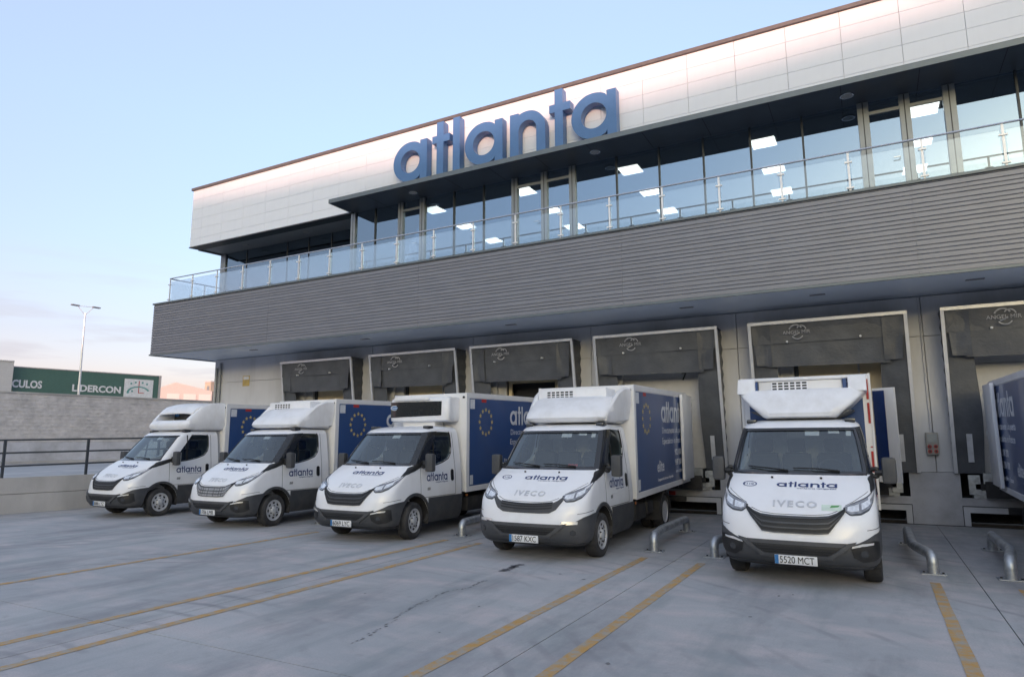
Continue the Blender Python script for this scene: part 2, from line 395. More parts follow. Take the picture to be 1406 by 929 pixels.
# ------------------------------------------------------------------ the atlanta word mark
def arcstrip(bm, cx, cz, ri, ro, a0, a1, n, y0, y1, xclip=None, side=1):
    """Solid ring sector; xclip limits the outer edge to one side of a vertical line."""
    P = []
    full = abs(a1 - a0 - 2 * PI) < 1e-6
    for k in range(n + (0 if full else 1)):
        a = a0 + (a1 - a0) * k / n; c, s = math.cos(a), math.sin(a); r = ro
        if xclip is not None:
            lim = (xclip - cx)
            if lim * c > 1e-9 and r * c * (1 if lim > 0 else -1) > abs(lim): r = lim / c
        P.append(((cx + c * ri, cz + s * ri), (cx + c * r, cz + s * r)))
    rings = [[bm.verts.new((x, y, z)) for (x, z) in pr for y in (y0, y1)] for pr in P]   # i0 i1 o0 o1
    m = len(rings)
    for k in range(m if full else m - 1):
        A, B = rings[k], rings[(k + 1) % m]
        bm.faces.new((A[0], A[2], B[2], B[0])); bm.faces.new((A[3], A[1], B[1], B[3]))
        bm.faces.new((A[1], A[0], B[0], B[1])); bm.faces.new((A[2], A[3], B[3], B[2]))
    if not full:
        for A in (rings[0], rings[-1]): bm.faces.new((A[0], A[1], A[3], A[2]))

def letter_a(x, y0, y1, n=40):
    bm = bmesh.new(); R_ = .685; cx = x + R_; cz = .70; sl = x + 1.085
    arcstrip(bm, cx, cz, .385, R_, 0, 2 * PI, n, y0, y1, xclip=sl)
    box(bm, sl + .0005, x + 1.36, y0, y1, .02, 1.372)
    return bm
def letter_t(x, y0, y1, n=0):
    bm = bmesh.new(); box(bm, x + .175, x + .435, y0, y1, .02, 1.80)
    box(bm, x, x + .1745, y0, y1, 1.10, 1.345); box(bm, x + .4355, x + .675, y0, y1, 1.10, 1.345); return bm
def letter_l(x, y0, y1, n=0):
    bm = bmesh.new(); box(bm, x, x + .26, y0, y1, .02, 1.81); return bm
def letter_n(x, y0, y1, n=36):
    bm = bmesh.new(); box(bm, x, x + .295, y0, y1, .02, 1.372)
    cx = x + .595; arcstrip(bm, cx, .79, .295, .59, 0, PI, n // 2, y0, y1, xclip=x + .2955)
    box(bm, cx + .295, cx + .59, y0, y1, .02, .79); return bm
WORD = ((letter_a, 0), (letter_t, 1.57), (letter_l, 2.37), (letter_a, 2.82), (letter_n, 4.44), (letter_t, 5.76), (letter_a, 6.46))
WORD_W = 7.82
_logo = {}
def logo_mesh(width, depth, n=18):
    """Whole word as one flat print in x-z facing -y, left edge x=0."""
    k = (round(width, 3), depth, n)
    if k not in _logo:
        bm = bmesh.new(); s = width / WORD_W
        for f, x in WORD:
            b2 = f(x, 0, depth / s, n); tmp = bpy.data.meshes.new('t'); b2.to_mesh(tmp); b2.free(); bm.from_mesh(tmp); bpy.data.meshes.remove(tmp)
        for v in bm.verts: v.co = Vector((v.co.x * s, v.co.y * s - depth, v.co.z * s))
        _logo[k] = mesh(bm, 'logo')
    return _logo[k]

# ------------------------------------------------------------------ building
YW, YO, YG, YB = 18.35, 15.95, 16.95, 16.85
XL, XR = -24.95, 14.0
B = empty('logistics_building', (0, YW, 0), 'two storey logistics warehouse with ribbed grey balcony band and white upper facade', 'building')
def part(name, bm, m, parent=B, smooth=False):
    me = mesh(bm, name, smooth); o = link(name, me, MT[m] if isinstance(m, str) else m, parent)
    o.matrix_parent_inverse = Matrix.Identity(4)
    # parts are modelled in world coordinates; shift into the parent's space
    top = parent
    off = Vector((0, 0, 0))
    while top is not None:
        off += top.location; top = top.parent
    me.transform(Matrix.Translation(-off))
    return o

docks = [(-19.58, -16.07), (-15.27, -11.66), (-11.13, -7.57), (-6.93, -3.43), (-2.66, .89), (1.54, 5.09), (5.75, 9.3)]
# opening of each dock in the wall plane
opens = [(a + .62, b - .50) for a, b in docks]
ZS, ZD = 1.18, 4.25
part('backing_wall', bx(-24.1, -19.0, YW + .05, YW + .09, 0, 5.32), 'seam')
edges = [-24.17] + [(docks[i][1] + docks[i + 1][0]) / 2 for i in range(len(docks) - 1)] + [9.6, 14]
edges.insert(1, -20.1)
g = .008
part('wall_panel', bx(-24.17, -20.1 - g, YW, YW + .05, 4.36 + g, 5.32), 'wall')
part('wall_panel', bx(-24.17, -20.1 - g, YW, YW + .05, ZS + g, 4.36 - g), 'wall')
part('wall_panel', bx(9.6 + g, 14, YW, YW + .05, 0, 5.32), 'wall')
part('side_wall', prism(bmesh.new(), [(-24.17, YW + .003), (-24.05, YW + .003), (-22.2, 30), (-22.32, 30)], 0, 5.31, 'z'), 'wall')
for i, (a, b) in enumerate(opens):
    e0, e1 = edges[i + 1], edges[i + 2]
    part('wall_panel', bx(e0 + g, e1 - g, YW, YW + .05, 4.36 + g, 5.32), 'wall')
    part('wall_panel', bx(e0 + g, a, YW, YW + .05, ZS + g, 4.36 - g), 'wall')
    part('wall_panel', bx(b, e1 - g, YW, YW + .05, ZS + g, 4.36 - g), 'wall')
    part('lintel', bx(a, b, YW + .01, YW + .05, ZD, 4.36 - g), 'wall')
    part('seam_backing', bx(e0 - .1, a - .001, YW + .051, YW + .07, ZS, 5.3), 'seam')
    part('seam_backing', bx(b + .001, e1 + .1, YW + .051, YW + .07, ZS, 5.3), 'seam')
    part('seam_backing', bx(a, b, YW + .051, YW + .07, ZD, 5.3), 'seam')
    # plinth with the recess under the leveller
    ra, rb = docks[i][0] + .23, docks[i][1] - .36
    part('plinth', bx(e0, ra - .12, YW - .03, YW + .05, 0, ZS), 'plinth')
    part('plinth', bx(rb + .12, e1, YW - .03, YW + .05, 0, ZS), 'plinth')
    part('plinth', bx(ra - .12, rb + .12, YW - .02, YW + .05, .42, .62), 'plinth')
    fr = part('recess_frame', bx(ra - .12, ra, YW - .045, YW + .05, 0, .42), 'wall')
    part('recess_frame', bx(rb, rb + .12, YW - .045, YW + .05, 0, .42), 'wall')
    part('recess_frame', bx(ra - .12, rb + .12, YW - .048, YW + .05, .30, .425), 'wall')
    for xx in (ra - .135, rb + .12): part('recess_edge', bx(xx, xx + .015, YW - .05, YW, 0, .44), 'dark')
    part('recess_edge', bx(ra - .135, rb + .135, YW - .05, YW, .43, .444), 'dark')
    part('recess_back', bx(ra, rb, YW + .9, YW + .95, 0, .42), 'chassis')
    lv = part('dock_leveller', bx(ra + .30, rb - .30, YW - .16, YW + .4, .95, ZS), 'galv')
    part('lip_plate', bx(ra + .32, rb - .32, YW - .22, YW - .165, .64, 1.0), 'chassis')
    part('leveller_beam', bx(ra + .1, rb - .1, YW - .05, YW + .3, .62, .80), 'galv')
    part('leveller_beam', bx(ra + .15, rb - .15, YW - .10, YW + .3, .82, .94), 'chassis')
    for xx in (ra + .02, rb - .25): part('buffer_plate', bx(xx, xx + .23, YW - .10, YW - .03, .70, 1.13, bev=.01), 'galv')
part('plinth', bx(-24.17, edges[1], YW - .03, YW + .05, 0, ZS), 'plinth')
part('plinth', bx(9.6, 14, YW - .03, YW, 0, ZS), 'plinth')
# doors and what shows inside the openings
kinds = ['beige', 'beige', 'dark', 'door', 'beige', 'door', 'door']
for (a, b), k in zip(opens, kinds):
    if k == 'door':
        for n in range(5):
            z0 = ZS + n * .62
            part('door_panel', bx(a, b, YW + .16, YW + .20, z0 + .006, min(z0 + .614, ZD)), 'doorgrey')
        part('door_reveal', bx(a, b, YW + .21, YW + .24, ZS, ZD), 'seam')
    elif k == 'dark':
        part('door_frame', bx(a, a + .28, YW + .12, YW + .2, ZS, ZD), 'doorgrey')
        part('door_frame', bx(a + .30, a + .42, YW + .25, YW + .33, ZS, 3.80), 'beige')
        part('door_frame', bx(b - .50, b, YW + .25, YW + .33, ZS, ZD), 'beige')
        part('door_frame', bx(a + .30, b - .5, YW + .252, YW + .332, 3.74, 3.83), 'beige')
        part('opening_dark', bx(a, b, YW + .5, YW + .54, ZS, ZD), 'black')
    else:
        part('door_frame', bx(a, a + .34, YW + .12, YW + .2, ZS, ZD), 'doorgrey')
        part('sky_catch_panel', bx(a + .2, b + .2, YW + .28, YW + .33, ZS, ZD), 'beige')  # panel added close behind the opening to catch sky light for the interior
        part('store_column', bx(a + .345, a + .44, YW + .20, YW + .275, ZS, ZD), 'dark')
        part('store_column', bx(b - .62, b - .58, YW + .25, YW + .278, ZS, ZD), 'seam')
        part('store_ceiling', bx(a - .1, b + .2, YW + .08, YW + .27, ZD + .02, ZD + .06), 'beige')
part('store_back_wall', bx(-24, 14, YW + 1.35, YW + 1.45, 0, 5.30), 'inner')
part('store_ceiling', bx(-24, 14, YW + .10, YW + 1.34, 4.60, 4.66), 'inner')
for a, b in opens:
    for x in (a - .06, b + .005): part('door_jamb', bx(x, x + .055, YW + .072, YW + 1.3, ZS + .001, 4.59), 'doorgrey')
num = text_mesh('7', .30, .004, .02); o = link('door_number', num, MT['ink'], B); o.location = (-4.62, -.0 + .158, 3.60)
# small things on the wall at the left end
stk = part('safety_notice', bx(-22.42, -22.02, YW - .012, YW - .003, 4.16, 4.58), 'yellow'); part('notice_print', bx(-22.38, -22.06, YW - .016, YW - .013, 4.42, 4.55), 'print', stk)
for x, z1 in ((-23.75, 5.18), (-23.98, 4.98)): part('downpipe', tube(bmesh.new(), [(x, YW - .06, 0), (x, YW - .06, z1)], .045, 10), 'frame', smooth=True)

# overhang: soffit, terrace slab, slats
cl = lambda x, y: x + (y - YO) * .154
part('balcony_soffit', prism(bmesh.new(), [(XL + .05, YO + .04), (XR, YO + .04), (XR, YW + .4), (cl(XL, 20.5), 20.5), ], 5.34, 5.42, 'z'), 'soffit')
part('balcony_slab', prism(bmesh.new(), [(XL + .16, YO + .14), (XR, YO + .14), (XR, 30), (cl(XL, 30) + .1, 30)], 5.43, 7.28, 'z'), 'seam')
pattern = (.118, .092, .096); z = 5.36; k = 0; slats = []
while z < 7.33:
    h = pattern[k % 3]; slats.append((z, min(z + h, 7.345))); z += h; k += 1
SHEETS = [XL, -18.4, -11.9, -5.4, 1.1, 7.6, XR]
for z0, z1 in slats:
    m_ = z1 - .011; d = .013
    # a slat with a proud face and a groove, in sheet lengths butted end to end
    pts = [(YO + d, z0), (YO + .004, z0 + .002), (YO, z0 + .010), (YO, m_ - .006), (YO + .006, m_), (YO + d, m_ + .004)]
    for xa, xb in zip(SHEETS, SHEETS[1:]):
        bm = bmesh.new(); jy = rs.uniform(-.0015, .0015)
        A = [bm.verts.new((xa + .003 + ((y - YO) * .9 if xa == XL else 0), y + jy, zz)) for y, zz in pts]; Bv = [bm.verts.new((xb - .003, y + jy, zz)) for y, zz in pts]
        for q in range(len(pts) - 1): bm.faces.new((A[q], A[q + 1], Bv[q + 1], Bv[q]))
        bm.faces.new((A[-1], A[0], Bv[0], Bv[-1])); bm.faces.new(A); bm.faces.new(Bv[::-1])
        part('slat', bm, 'slat')
    bm = bmesh.new()
    prism(bm, [(XL - .0, YO + .02), (XL + .05, YO + .06), (cl(XL, 26) + .05, 26), (cl(XL, 26), 26)], z0 + .004, m_ - .004, 'z')
    part('end_slat', bm, 'slat')
part('slat_backing', prism(bmesh.new(), [(XL + .06, YO + .022), (XR, YO + .022), (XR, YO + .13), (XL + .07, YO + .13)], 5.345, 7.34, 'z'), 'slat')
part('balcony_edge', prism(bmesh.new(), [(XL - .05, YO - .035), (XR, YO - .035), (XR, YO + .3), (cl(XL, 26) + .3, 26), (cl(XL, 26) - .05, 26)], 7.347, 7.405, 'z'), 'fascia')
part('bottom_trim', prism(bmesh.new(), [(XL - .06, YO - .02), (XR, YO - .02), (XR, YO + .039), (XL + .0, YO + .039)], 5.30, 5.357, 'z'), 'fascia')
part('side_trim', prism(bmesh.new(), [(XL - .06, YO + .04), (XL + .04, YO + .04), (cl(XL, 24) + .04, 24), (cl(XL, 24) - .06, 24)], 5.302, 5.339, 'z'), 'fascia')
for x in (-20.4, -15.0, -9.4, -4.2, -1.1, 2.0, 5.5):
    s = part('soffit_vent', bx(x, x + .34, 16.9, 17.02, 5.325, 5.3395), 'slat')

# white upper box: panels with real joints
ZB, ZT = 9.87, 12.36
XB = -24.28
cb = lambda y: XB + (y - YB) * .154
part('facade_backing', prism(bmesh.new(), [(XB + .03, YB + .045), (XR, YB + .045), (XR, YB + .3), (XB + .08, YB + .3)], ZB + .01, ZT - .01, 'z'), 'seam')
rows = [9.875, 10.19, 10.61, 11.04, 11.46, 11.88, 12.30]
cols = [XB]; x = -3.71
while x - 1.245 > XB + .3: x -= 1.245
while x < XR: cols.append(x); x += 1.245
cols.append(XR)
cache = {}
for i in range(len(cols) - 1):
    for j in range(6):
        wd = cols[i + 1] - cols[i]; hh = rows[j + 1] - rows[j]; key = (round(wd, 3), round(hh, 3))
        if key not in cache:
            cache[key] = mesh(bx(.004, wd - .004, 0, .04, .003, hh - .003, bev=.003), 'facade_panel')
            cache[key].materials.append(MT['white_panel'])
        link('facade_panel', cache[key], None, B, (cols[i], YB - YW, rows[j]))
part('facade_side', prism(bmesh.new(), [(XB - .002, YB + .003), (XB + .05, YB + .05), (cb(34) + .05, 34), (cb(34), 34)], ZB, ZT, 'z'), 'white_panel')
part('coping', prism(bmesh.new(), [(XB - .06, YB - .07), (XR, YB - .07), (XR, YB + .25), (cb(34) + .3, 34), (cb(34) - .06, 34)], ZT - .055, ZT + .045, 'z'), 'coping')
part('roof', prism(bmesh.new(), [(XB + .1, YB + .31), (XR, YB + .31), (XR, 34), (cb(34) + .1, 34)], 12.0, 12.1, 'z'), 'roofing')
part('upper_soffit', prism(bmesh.new(), [(XB + .1, YB + .42), (-15.36, YB + .42), (-15.36, 19.0), (cb(19) + .1, 19.0)], ZB + .01, ZB + .05, 'z'), 'soffit2')
part('soffit_edge', prism(bmesh.new(), [(XB - .03, YB - .02), (-15.45, YB - .02), (-15.45, YB + .415), (XB + .1, YB + .415)], ZB - .035, ZB + .004, 'z'), 'dark')
part('soffit_side_edge', prism(bmesh.new(), [(XB - .03, YB + .42), (XB + .12, YB + .42), (cb(22) + .12, 22), (cb(22) - .03, 22)], ZB - .032, ZB + .003, 'z'), 'dark')
for x in (-22.0, -18.6): part('downlight', disc(bmesh.new(), (x, 17.75, ZB - .012), .13, .021, 18, 'z'), 'spot')
# canopy
XC = -15.58
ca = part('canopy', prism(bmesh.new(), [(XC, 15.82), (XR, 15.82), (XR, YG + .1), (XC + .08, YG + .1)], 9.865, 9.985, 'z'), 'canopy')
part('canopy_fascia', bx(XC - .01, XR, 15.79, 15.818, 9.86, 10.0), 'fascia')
part('canopy_fascia', bx(XC - .012, XC - .002, 15.82, YB - .01, 9.862, 9.998), 'fascia')
x = XC + 1.55
while x < XR: part('canopy_joint', bx(x, x + .012, 15.83, YG - .02, 9.861, 9.8645), 'black'); x += 1.55
for x in (-12.48, -6.22, .04, 6.3):
    dl = part('downlight', disc(bmesh.new(), (x, 16.36, 9.84), .125, .0205, 20, 'z'), 'spot')
    bm = bmesh.new(); arcstrip(bm, x, 0, .126, .15, 0, 2 * PI, 20, 0, .018)
    for v in bm.verts: v.co = Vector((v.co.x, 16.36 + v.co.z, 9.842 + v.co.y))
    part('lamp_ring', bm, 'steel', dl)

# glazing
posts = [(-15.49, .20), (-13.41, .20), (-12.52, .20), (-9.07, .20), (-8.07, .20), (-7.16, .20), (.35, .24), (1.20, .22), (2.07, .24), (9.0, .24), (9.9, .22), (10.8, .24)]
thin = [-14.52, -11.29, -10.18, -5.82, -4.60, -3.41, -2.22, -.99, 3.30, 4.52, 5.74, 6.96, 8.1, 12.0, 13.2]
allx = sorted([p[0] for p in posts] + thin)
for x, wd in posts:
    p_ = part('mullion', bx(x - wd / 2, x + wd / 2, YG - .05, YG + .10, 7.38, 9.86, bev=.008), 'frame')
    part('mullion_groove', bx(x - .012, x + .012, YG - .053, YG - .049, 7.40, 9.85), 'dark', p_)
for x in thin: part('mullion', bx(x - .022, x + .022, YG - .02, YG + .08, 7.38, 9.86), 'dark')
cache = {}
for x0, x1 in zip(allx, allx[1:]):
    key = round(x1 - x0, 3)
    if key not in cache:
        cache[key] = mesh(bx(.02, x1 - x0 - .02, 0, .012, 0, 2.47), 'window_pane'); cache[key].materials.append(MT['pane'])
    link('window_pane', cache[key], None, B, (x0, YG + .02 - YW, 7.39))
# door leaves inside the wide posts: transom and handle
for x0, x1 in ((-13.41, -12.52), (-9.07, -8.07), (-8.07, -7.16), (.35, 1.20), (1.20, 2.07)):
    part('door_transom', bx(x0 + .1, x1 - .1, YG - .03, YG + .018, 9.52, 9.60), 'frame')
for x in (-12.72, -8.24, 1.02):
    h = part('door_handle', tube(bmesh.new(), [(x, YG - .02, 8.35), (x, YG - .09, 8.35), (x - .13, YG - .09, 8.35)], .014, 8), 'steel')
# recessed glazing at the left end
YR2 = 18.25
rx = [-23.75, -22.49, -20.13, -18.95, -17.75, -16.6, -15.45]
for x0, x1 in zip(rx, rx[1:]): part('window_pane', bx(x0, x1, YR2, YR2 + .012, 7.39, 9.87), MT['pane'])
for x in rx[1:-1]: part('mullion', bx(x - .02, x + .02, YR2 - .02, YR2 - .001, 7.39, 9.87), 'dark')
part('corner_post', bx(-24.06, -23.76, YR2 - .06, YR2 + .10, 7.39, 9.86), 'frame')
part('end_glazing', prism(bmesh.new(), [(-24.0, YR2 + .11), (-23.98, YR2 + .11), (-23.0, 25), (-23.02, 25)], 7.4, 9.86, 'z'), MT['pane'])
part('return_wall', bx(-15.58, -15.40, YG + .11, YR2 + .1, 7.39, 9.86), 'frame')
# office interior seen through the glass
part('office_floor', bx(-15.3, XR, YG + .12, 27.9, 7.285, 7.34), 'dash')
part('office_ceiling', bx(-15.3, XR, YG + .12, 27.9, 9.78, 9.84), 'ceiling')
part('office_back_wall', bx(-23.5, XR, 27.95, 28.1, 7.3, 9.86), 'inner')
part('office_side_room', bx(-23.6, -15.6, 22.0, 22.1, 7.3, 9.86), 'dash')
cel = bpy.data.objects['office_ceiling']
for x in (-12.7, -9.2, -5.7, -2.0, 1.65, 5.3, 8.9):
    for y in (17.85, 19.82, 21.86):
        part('ceiling_light', bx(x - .30, x + .30, y - .30, y + .30, 9.765, 9.779), MT['lamp'], cel)

# ------------------------------------------------------------------ balcony railing
RL = empty('balcony_railing', (0, YO, 7.405), 'glass balcony railing with steel posts along the grey ribbed band', 'railing')
YRL = YO + .10
XRL = -24.22
part('handrail', tube(bmesh.new(), round_path([(XR, YRL, 8.36), (XRL, YRL, 8.36), (cl(XRL, 24), 24, 8.36)], .05), .024, 8), 'steel', RL, smooth=True)
px = -20.05
xsP = []
x = 2.80 + 1.4225 * 7
while x > XRL - .1: xsP.append(x); x -= 1.4225
xsP = sorted(xsP); xsP[0] = XRL + .05
pm = bmesh.new(); box(pm, -.022, .022, -.014, .014, 0, .93)
post_me = mesh(pm, 'railing_post'); post_me.materials.append(MT['post'])
cm_ = bmesh.new(); box(cm_, -.075, .075, -.022, .012, -.018, .018)
clamp_me = mesh(cm_, 'glass_clamp'); clamp_me.materials.append(MT['post'])
for x in xsP:
    p_ = link('railing_post', post_me, None, RL, (x, YRL - YO, .0))
    for z in (.10, .70): link('glass_clamp', clamp_me, None, p_, (0, -.02, z))
for x0, x1 in zip(xsP, xsP[1:]):
    part('glass_panel', bx(x0 + .05, x1 - .05, YRL - .006, YRL + .006, 7.46, 8.22), MT['rail_glass'], RL)
for k in range(1, 6):
    y = YRL + 1.4 * k; x = cl(XRL, y)
    p_ = link('railing_post', post_me, None, RL, (x, y - YO, 0))
    for z in (.10, .70): link('glass_clamp', clamp_me, None, p_, (0, -.02, z))
    y0 = y - 1.33
    part('glass_panel', prism(bmesh.new(), [(cl(XRL, y0), y0), (cl(XRL, y0) + .012, y0), (cl(XRL, y - .07) + .012, y - .07), (cl(XRL, y - .07), y - .07)], 7.46, 8.22, 'z'), MT['rail_glass'], RL)

# ------------------------------------------------------------------ roof sign
SG = empty('roof_sign', (-13.45, 16.55, 10.0), 'big blue raised letters spelling atlanta above the canopy', 'sign')
for f, x in WORD:
    bm = f(-13.45 + x, 16.53, 16.80, 56)
    for v in bm.verts: v.co.z += 10.335
    bmesh.ops.remove_doubles(bm, verts=bm.verts[:], dist=.0001)
    part('letter', bm, 'sign', SG)

# ------------------------------------------------------------------ dock shelters
def wrinkle(bm, amp, sc_, axis=1, seed=0):
    for v in bm.verts:
        n = noise.noise(Vector((v.co.x * sc_ + seed, v.co.z * sc_ * .6, seed * 1.7)))
        v.co[axis] += n * amp
def sheet(fn, nu, nv, th=.012):
    bm = bmesh.new(); G = [[bm.verts.new(fn(i / nu, j / nv)) for i in range(nu + 1)] for j in range(nv + 1)]
    for j in range(nv):
        for i in range(nu): bm.faces.new((G[j][i], G[j][i + 1], G[j + 1][i + 1], G[j + 1][i]))
    return bm
shelter_labels = [
    'black dock shelter nearest the building end, above the second truck from the left',
    'black dock shelter second from the left, a beige wall in its opening',
    'black dock shelter above the middle truck, dark doorway with beige frame inside',
    'black dock shelter over a closed grey door numbered 7',
    'black dock shelter with open beige doorway behind the head-on truck',
    'black dock shelter right of the socket box, grey door closed',
]
ang = text_mesh('ANGEL MIR', .125, .003, 0); 
for i, (a, b) in enumerate(docks[:6]):
    yt, yb, zt, zb = 17.66, 18.20, 4.90, 1.17
    SH = empty('dock_shelter', ((a + b) / 2, YW, ZS), shelter_labels[i], 'dock shelter', 'dock shelters along the loading wall')
    Yf = lambda z: yb + (yt - yb) * (z - zb) / (zt - zb)
    fw_ = .072
    for x0, x1 in ((a, a + fw_), (b - fw_, b)):
        bm = bmesh.new(); prism(bm, [(yt, zt), (yt + .06, zt), (yb + .06, zb), (yb, zb)], x0, x1, 'x'); part('side_frame', bm, 'alu', SH)
    part('head_frame', bx(a, b, yt - .003, yt + .06, zt - .075, zt + .003), 'alu', SH)
    part('shelter_roof', bx(a + .02, b - .02, yt + .062, YW - .002, zt - .03, zt - .004), 'rubber', SH)
    # ribbed side bellows
    for xs_ in (a + .02, b - .03):
        bm = bmesh.new(); n = 22
        rows_ = []
        for k in range(n + 1):
            z = zb + (zt - .03 - zb) * k / n; o_ = .02 if k % 2 else -.012
            rows_.append([bm.verts.new((xs_ + o_, Yf(z) + .06, z)), bm.verts.new((xs_ + o_ + rs.uniform(-.006, .006), (Yf(z) + .06 + YW) / 2, z + .03)), bm.verts.new((xs_ + o_, YW - .002, z))])
        for A, B2 in zip(rows_, rows_[1:]):
            for q in (0, 1): bm.faces.new((A[q], A[q + 1], B2[q + 1], B2[q]))
        part('side_bellows', bm, 'rubber', SH)
    cw = .60
    for sgn in (1, -1):
        sd = rs.uniform(0, 50)
        bm = sheet(lambda u, v: (((a + fw_) if sgn > 0 else (b - fw_)) + sgn * u * (cw - .07 + .03 * math.sin(v * 7 + sd)), Yf(zb + (zt - .08 - zb) * v) + .045 + .10 * u * v, zb + (zt - .08 - zb) * v), 8, 26)
        wrinkle(bm, .05, 1.6, 1, sd); wrinkle(bm, .02, 5, 1, sd + 9)
        cu = part('side_curtain', bm, 'rubber', SH, smooth='all')
        xm = (a + .34) if sgn > 0 else (b - .34)
        bm = bmesh.new(); prism(bm, [(Yf(1.42) - .012, 1.42), (Yf(2.05) - .012, 2.05), (Yf(2.05) - .004, 2.05), (Yf(1.42) - .004, 1.42)], xm - .055, xm + .055, 'x')
        part('marker_strip', bm, 'seam', cu)
        # folded corner flap, proud of the head curtain
        sd = rs.uniform(0, 50); x0 = (a + fw_ + .02) if sgn > 0 else (b - fw_ - .02)
        bm = sheet(lambda u, v: (x0 + sgn * (u * .44 + .07 * (1 - v) * (1 - u)), yt + .03 + .05 * (1 - v) + .03 * math.sin(u * 3.1), zt - .12 - (1 - v) * (.98 + .02 * u)), 8, 12)
        wrinkle(bm, .045, 2.5, 1, sd); wrinkle(bm, .018, 6, 1, sd + 3); part('corner_flap', bm, 'rubber', SH, smooth='all')
    sd = rs.uniform(0, 50)
    bm = sheet(lambda u, v: (a + .42 + u * (b - a - .84), yt + .05 + .09 * (1 - v), zt - .075 - (1 - v) * (1.07 + .03 * u)), 26, 12)
    wrinkle(bm, .045, 1.4, 1, sd); wrinkle(bm, .014, 5, 1, sd + 5)
    hc = part('head_curtain', bm, 'rubber', SH, smooth='all')
    bm = sheet(lambda u, v: (a + fw_ + u * (b - a - 2 * fw_), yt + .065, zt - .07 - (1 - v) * .5), 4, 2); part('curtain_top', bm, 'rubber', SH)
    # printed maker's mark and two rivets
    mk = link('maker_logo', ang, MT['faded'], hc); ww = ang['width']
    loc = Vector(((a + b) / 2 - .62 - ww / 2, yt - .03, zt - .36)); mk.location = loc - Vector(SH.location)
    bm = bmesh.new()
    tube(bm, [(-.10, 0, -.09), (.02, 0, -.05), (.10, 0, .02)], .020, 6)
    arcstrip(bm, -.02, .07, .19, .235, .5, PI - .35, 12, -.004, .004); arcstrip(bm, .16, .10, .13, .165, .1, PI - .5, 10, -.004, .004); arcstrip(bm, .03, -.02, .17, .205, PI + .5, 2 * PI - .5, 10, -.004, .004)
    for v in bm.verts: v.co = v.co * .72 + loc + Vector((ww / 2, -.004, .02))
    part('maker_logo', bm, 'faded', hc)
    for f in (.26, .72):
        part('rivet', disc(bmesh.new(), (a + (b - a) * f, zt - .55 + .04 * f, yt - .02), .025, .10, 8), 'print', hc)

# socket panel between docks five and six
SP = empty('socket_panel', (1.17, YW, 1.58), 'grey power socket box with four red sockets on the wall between two docks', 'socket box')
part('cabinet', bx(1.05, 1.30, YW - .11, YW - .002, 1.58, 2.09, bev=.012), 'socket', SP)
part('cover', bx(1.075, 1.275, YW - .125, YW - .111, 1.86, 2.05, bev=.004), 'frame', SP)
for x in (1.115, 1.235):
    for z in (1.66, 1.77):
        s = part('socket', disc(bmesh.new(), (x, z, YW - .14), .042, .03, 14), 'red', SP); part('socket_cap', disc(bmesh.new(), (x, z, YW - .147), .022, .0065, 12), 'chassis', s)
part('conduit', tube(bmesh.new(), [(1.17, YW - .03, 2.09), (1.17, YW - .03, 5.30)], .014, 8), 'wall', SP)

# ------------------------------------------------------------------ wheel guides
def guide(xf, xr, yf, yr, label):
    Gd = empty('wheel_guide', (xf, yf, 0), label, 'wheel guide', 'bent steel wheel guides on the yard')
    zt = .27; ym = yf + .95
    path = round_path([(xf, yf, 0.01), (xf, yf, zt), (xr, ym, zt), (xr, yr, zt), (xr, yr, .01)], .17, 6)
    part('pipe', tube(bmesh.new(), path, .074, 16), 'galv', Gd, smooth=True)
    for x, y in ((xf, yf), (xr, yr)):
        fl = part('foot_plate', bx(x - .16, x + .16, y - .12, y + .12, .001, .016, bev=.003), 'galv', Gd)
        for sx in (-.12, .12): part('bolt', disc(bmesh.new(), (x + sx, y, .016), .016, .016, 6, 'z'), 'chassis', fl)
for a_ in ((.61, .41, 11.70, 14.7, 'bent steel wheel guide to the right of the head-on truck'),
           (1.53, 1.68, 11.70, 14.6, 'steel wheel guide in front of the blue sided truck at the far right dock'),
           (-2.49, -2.30, 11.66, 14.7, 'steel wheel guide foot showing at the left front wheel of the head-on truck'),
           (-3.56, -3.68, 11.80, 14.6, 'steel wheel guide with both feet showing, right of the truck with plate 1587 KXC'),
           (-7.61, -7.75, 11.84, 14.7, 'steel wheel guide between the third and fourth trucks from the left'),
           (-11.72, -11.85, 12.0, 14.8, 'steel wheel guide mostly hidden between the second and third trucks')):
    guide(*a_)

# ------------------------------------------------------------------ refrigerated truck
PROF = [  # z, yc, half width, bow depth
    (.28, .14, .90, .50), (.34, .05, .955, .52), (.42, .01, .985, .53), (.52, .00, .995, .53), (.60, .01, 1.0, .52), (.72, .03, 1.0, .50), (.80, .045, 1.0, .48),
    (.90, .075, 1.0, .45), (.98, .12, .998, .42), (1.04, .18, .995, .40), (1.12, .29, .99, .37), (1.20, .405, .985, .35), (1.30, .56, .978, .34),
    (1.38, .70, .97, .34), (1.43, .80, .965, .35), (1.47, .87, .958, .36), (1.70, 1.06, .925, .36), (1.95, 1.28, .89, .36), (2.12, 1.44, .855, .36),
    (2.18, 1.54, .83, .36), (2.22, 1.68, .785, .34), (2.25, 1.92, .68, .28), (2.266, 2.2, .50, .20), (2.272, 2.45, .30, .12)]
YR, NS = 2.72, 3.1
def prof(z):
    z = min(max(z, PROF[0][0]), PROF[-1][0])
    for p, q in zip(PROF, PROF[1:]):
        if z <= q[0]:
            f = (z - p[0]) / (q[0] - p[0]); return tuple(p[k] + (q[k] - p[k]) * f for k in (1, 2, 3))
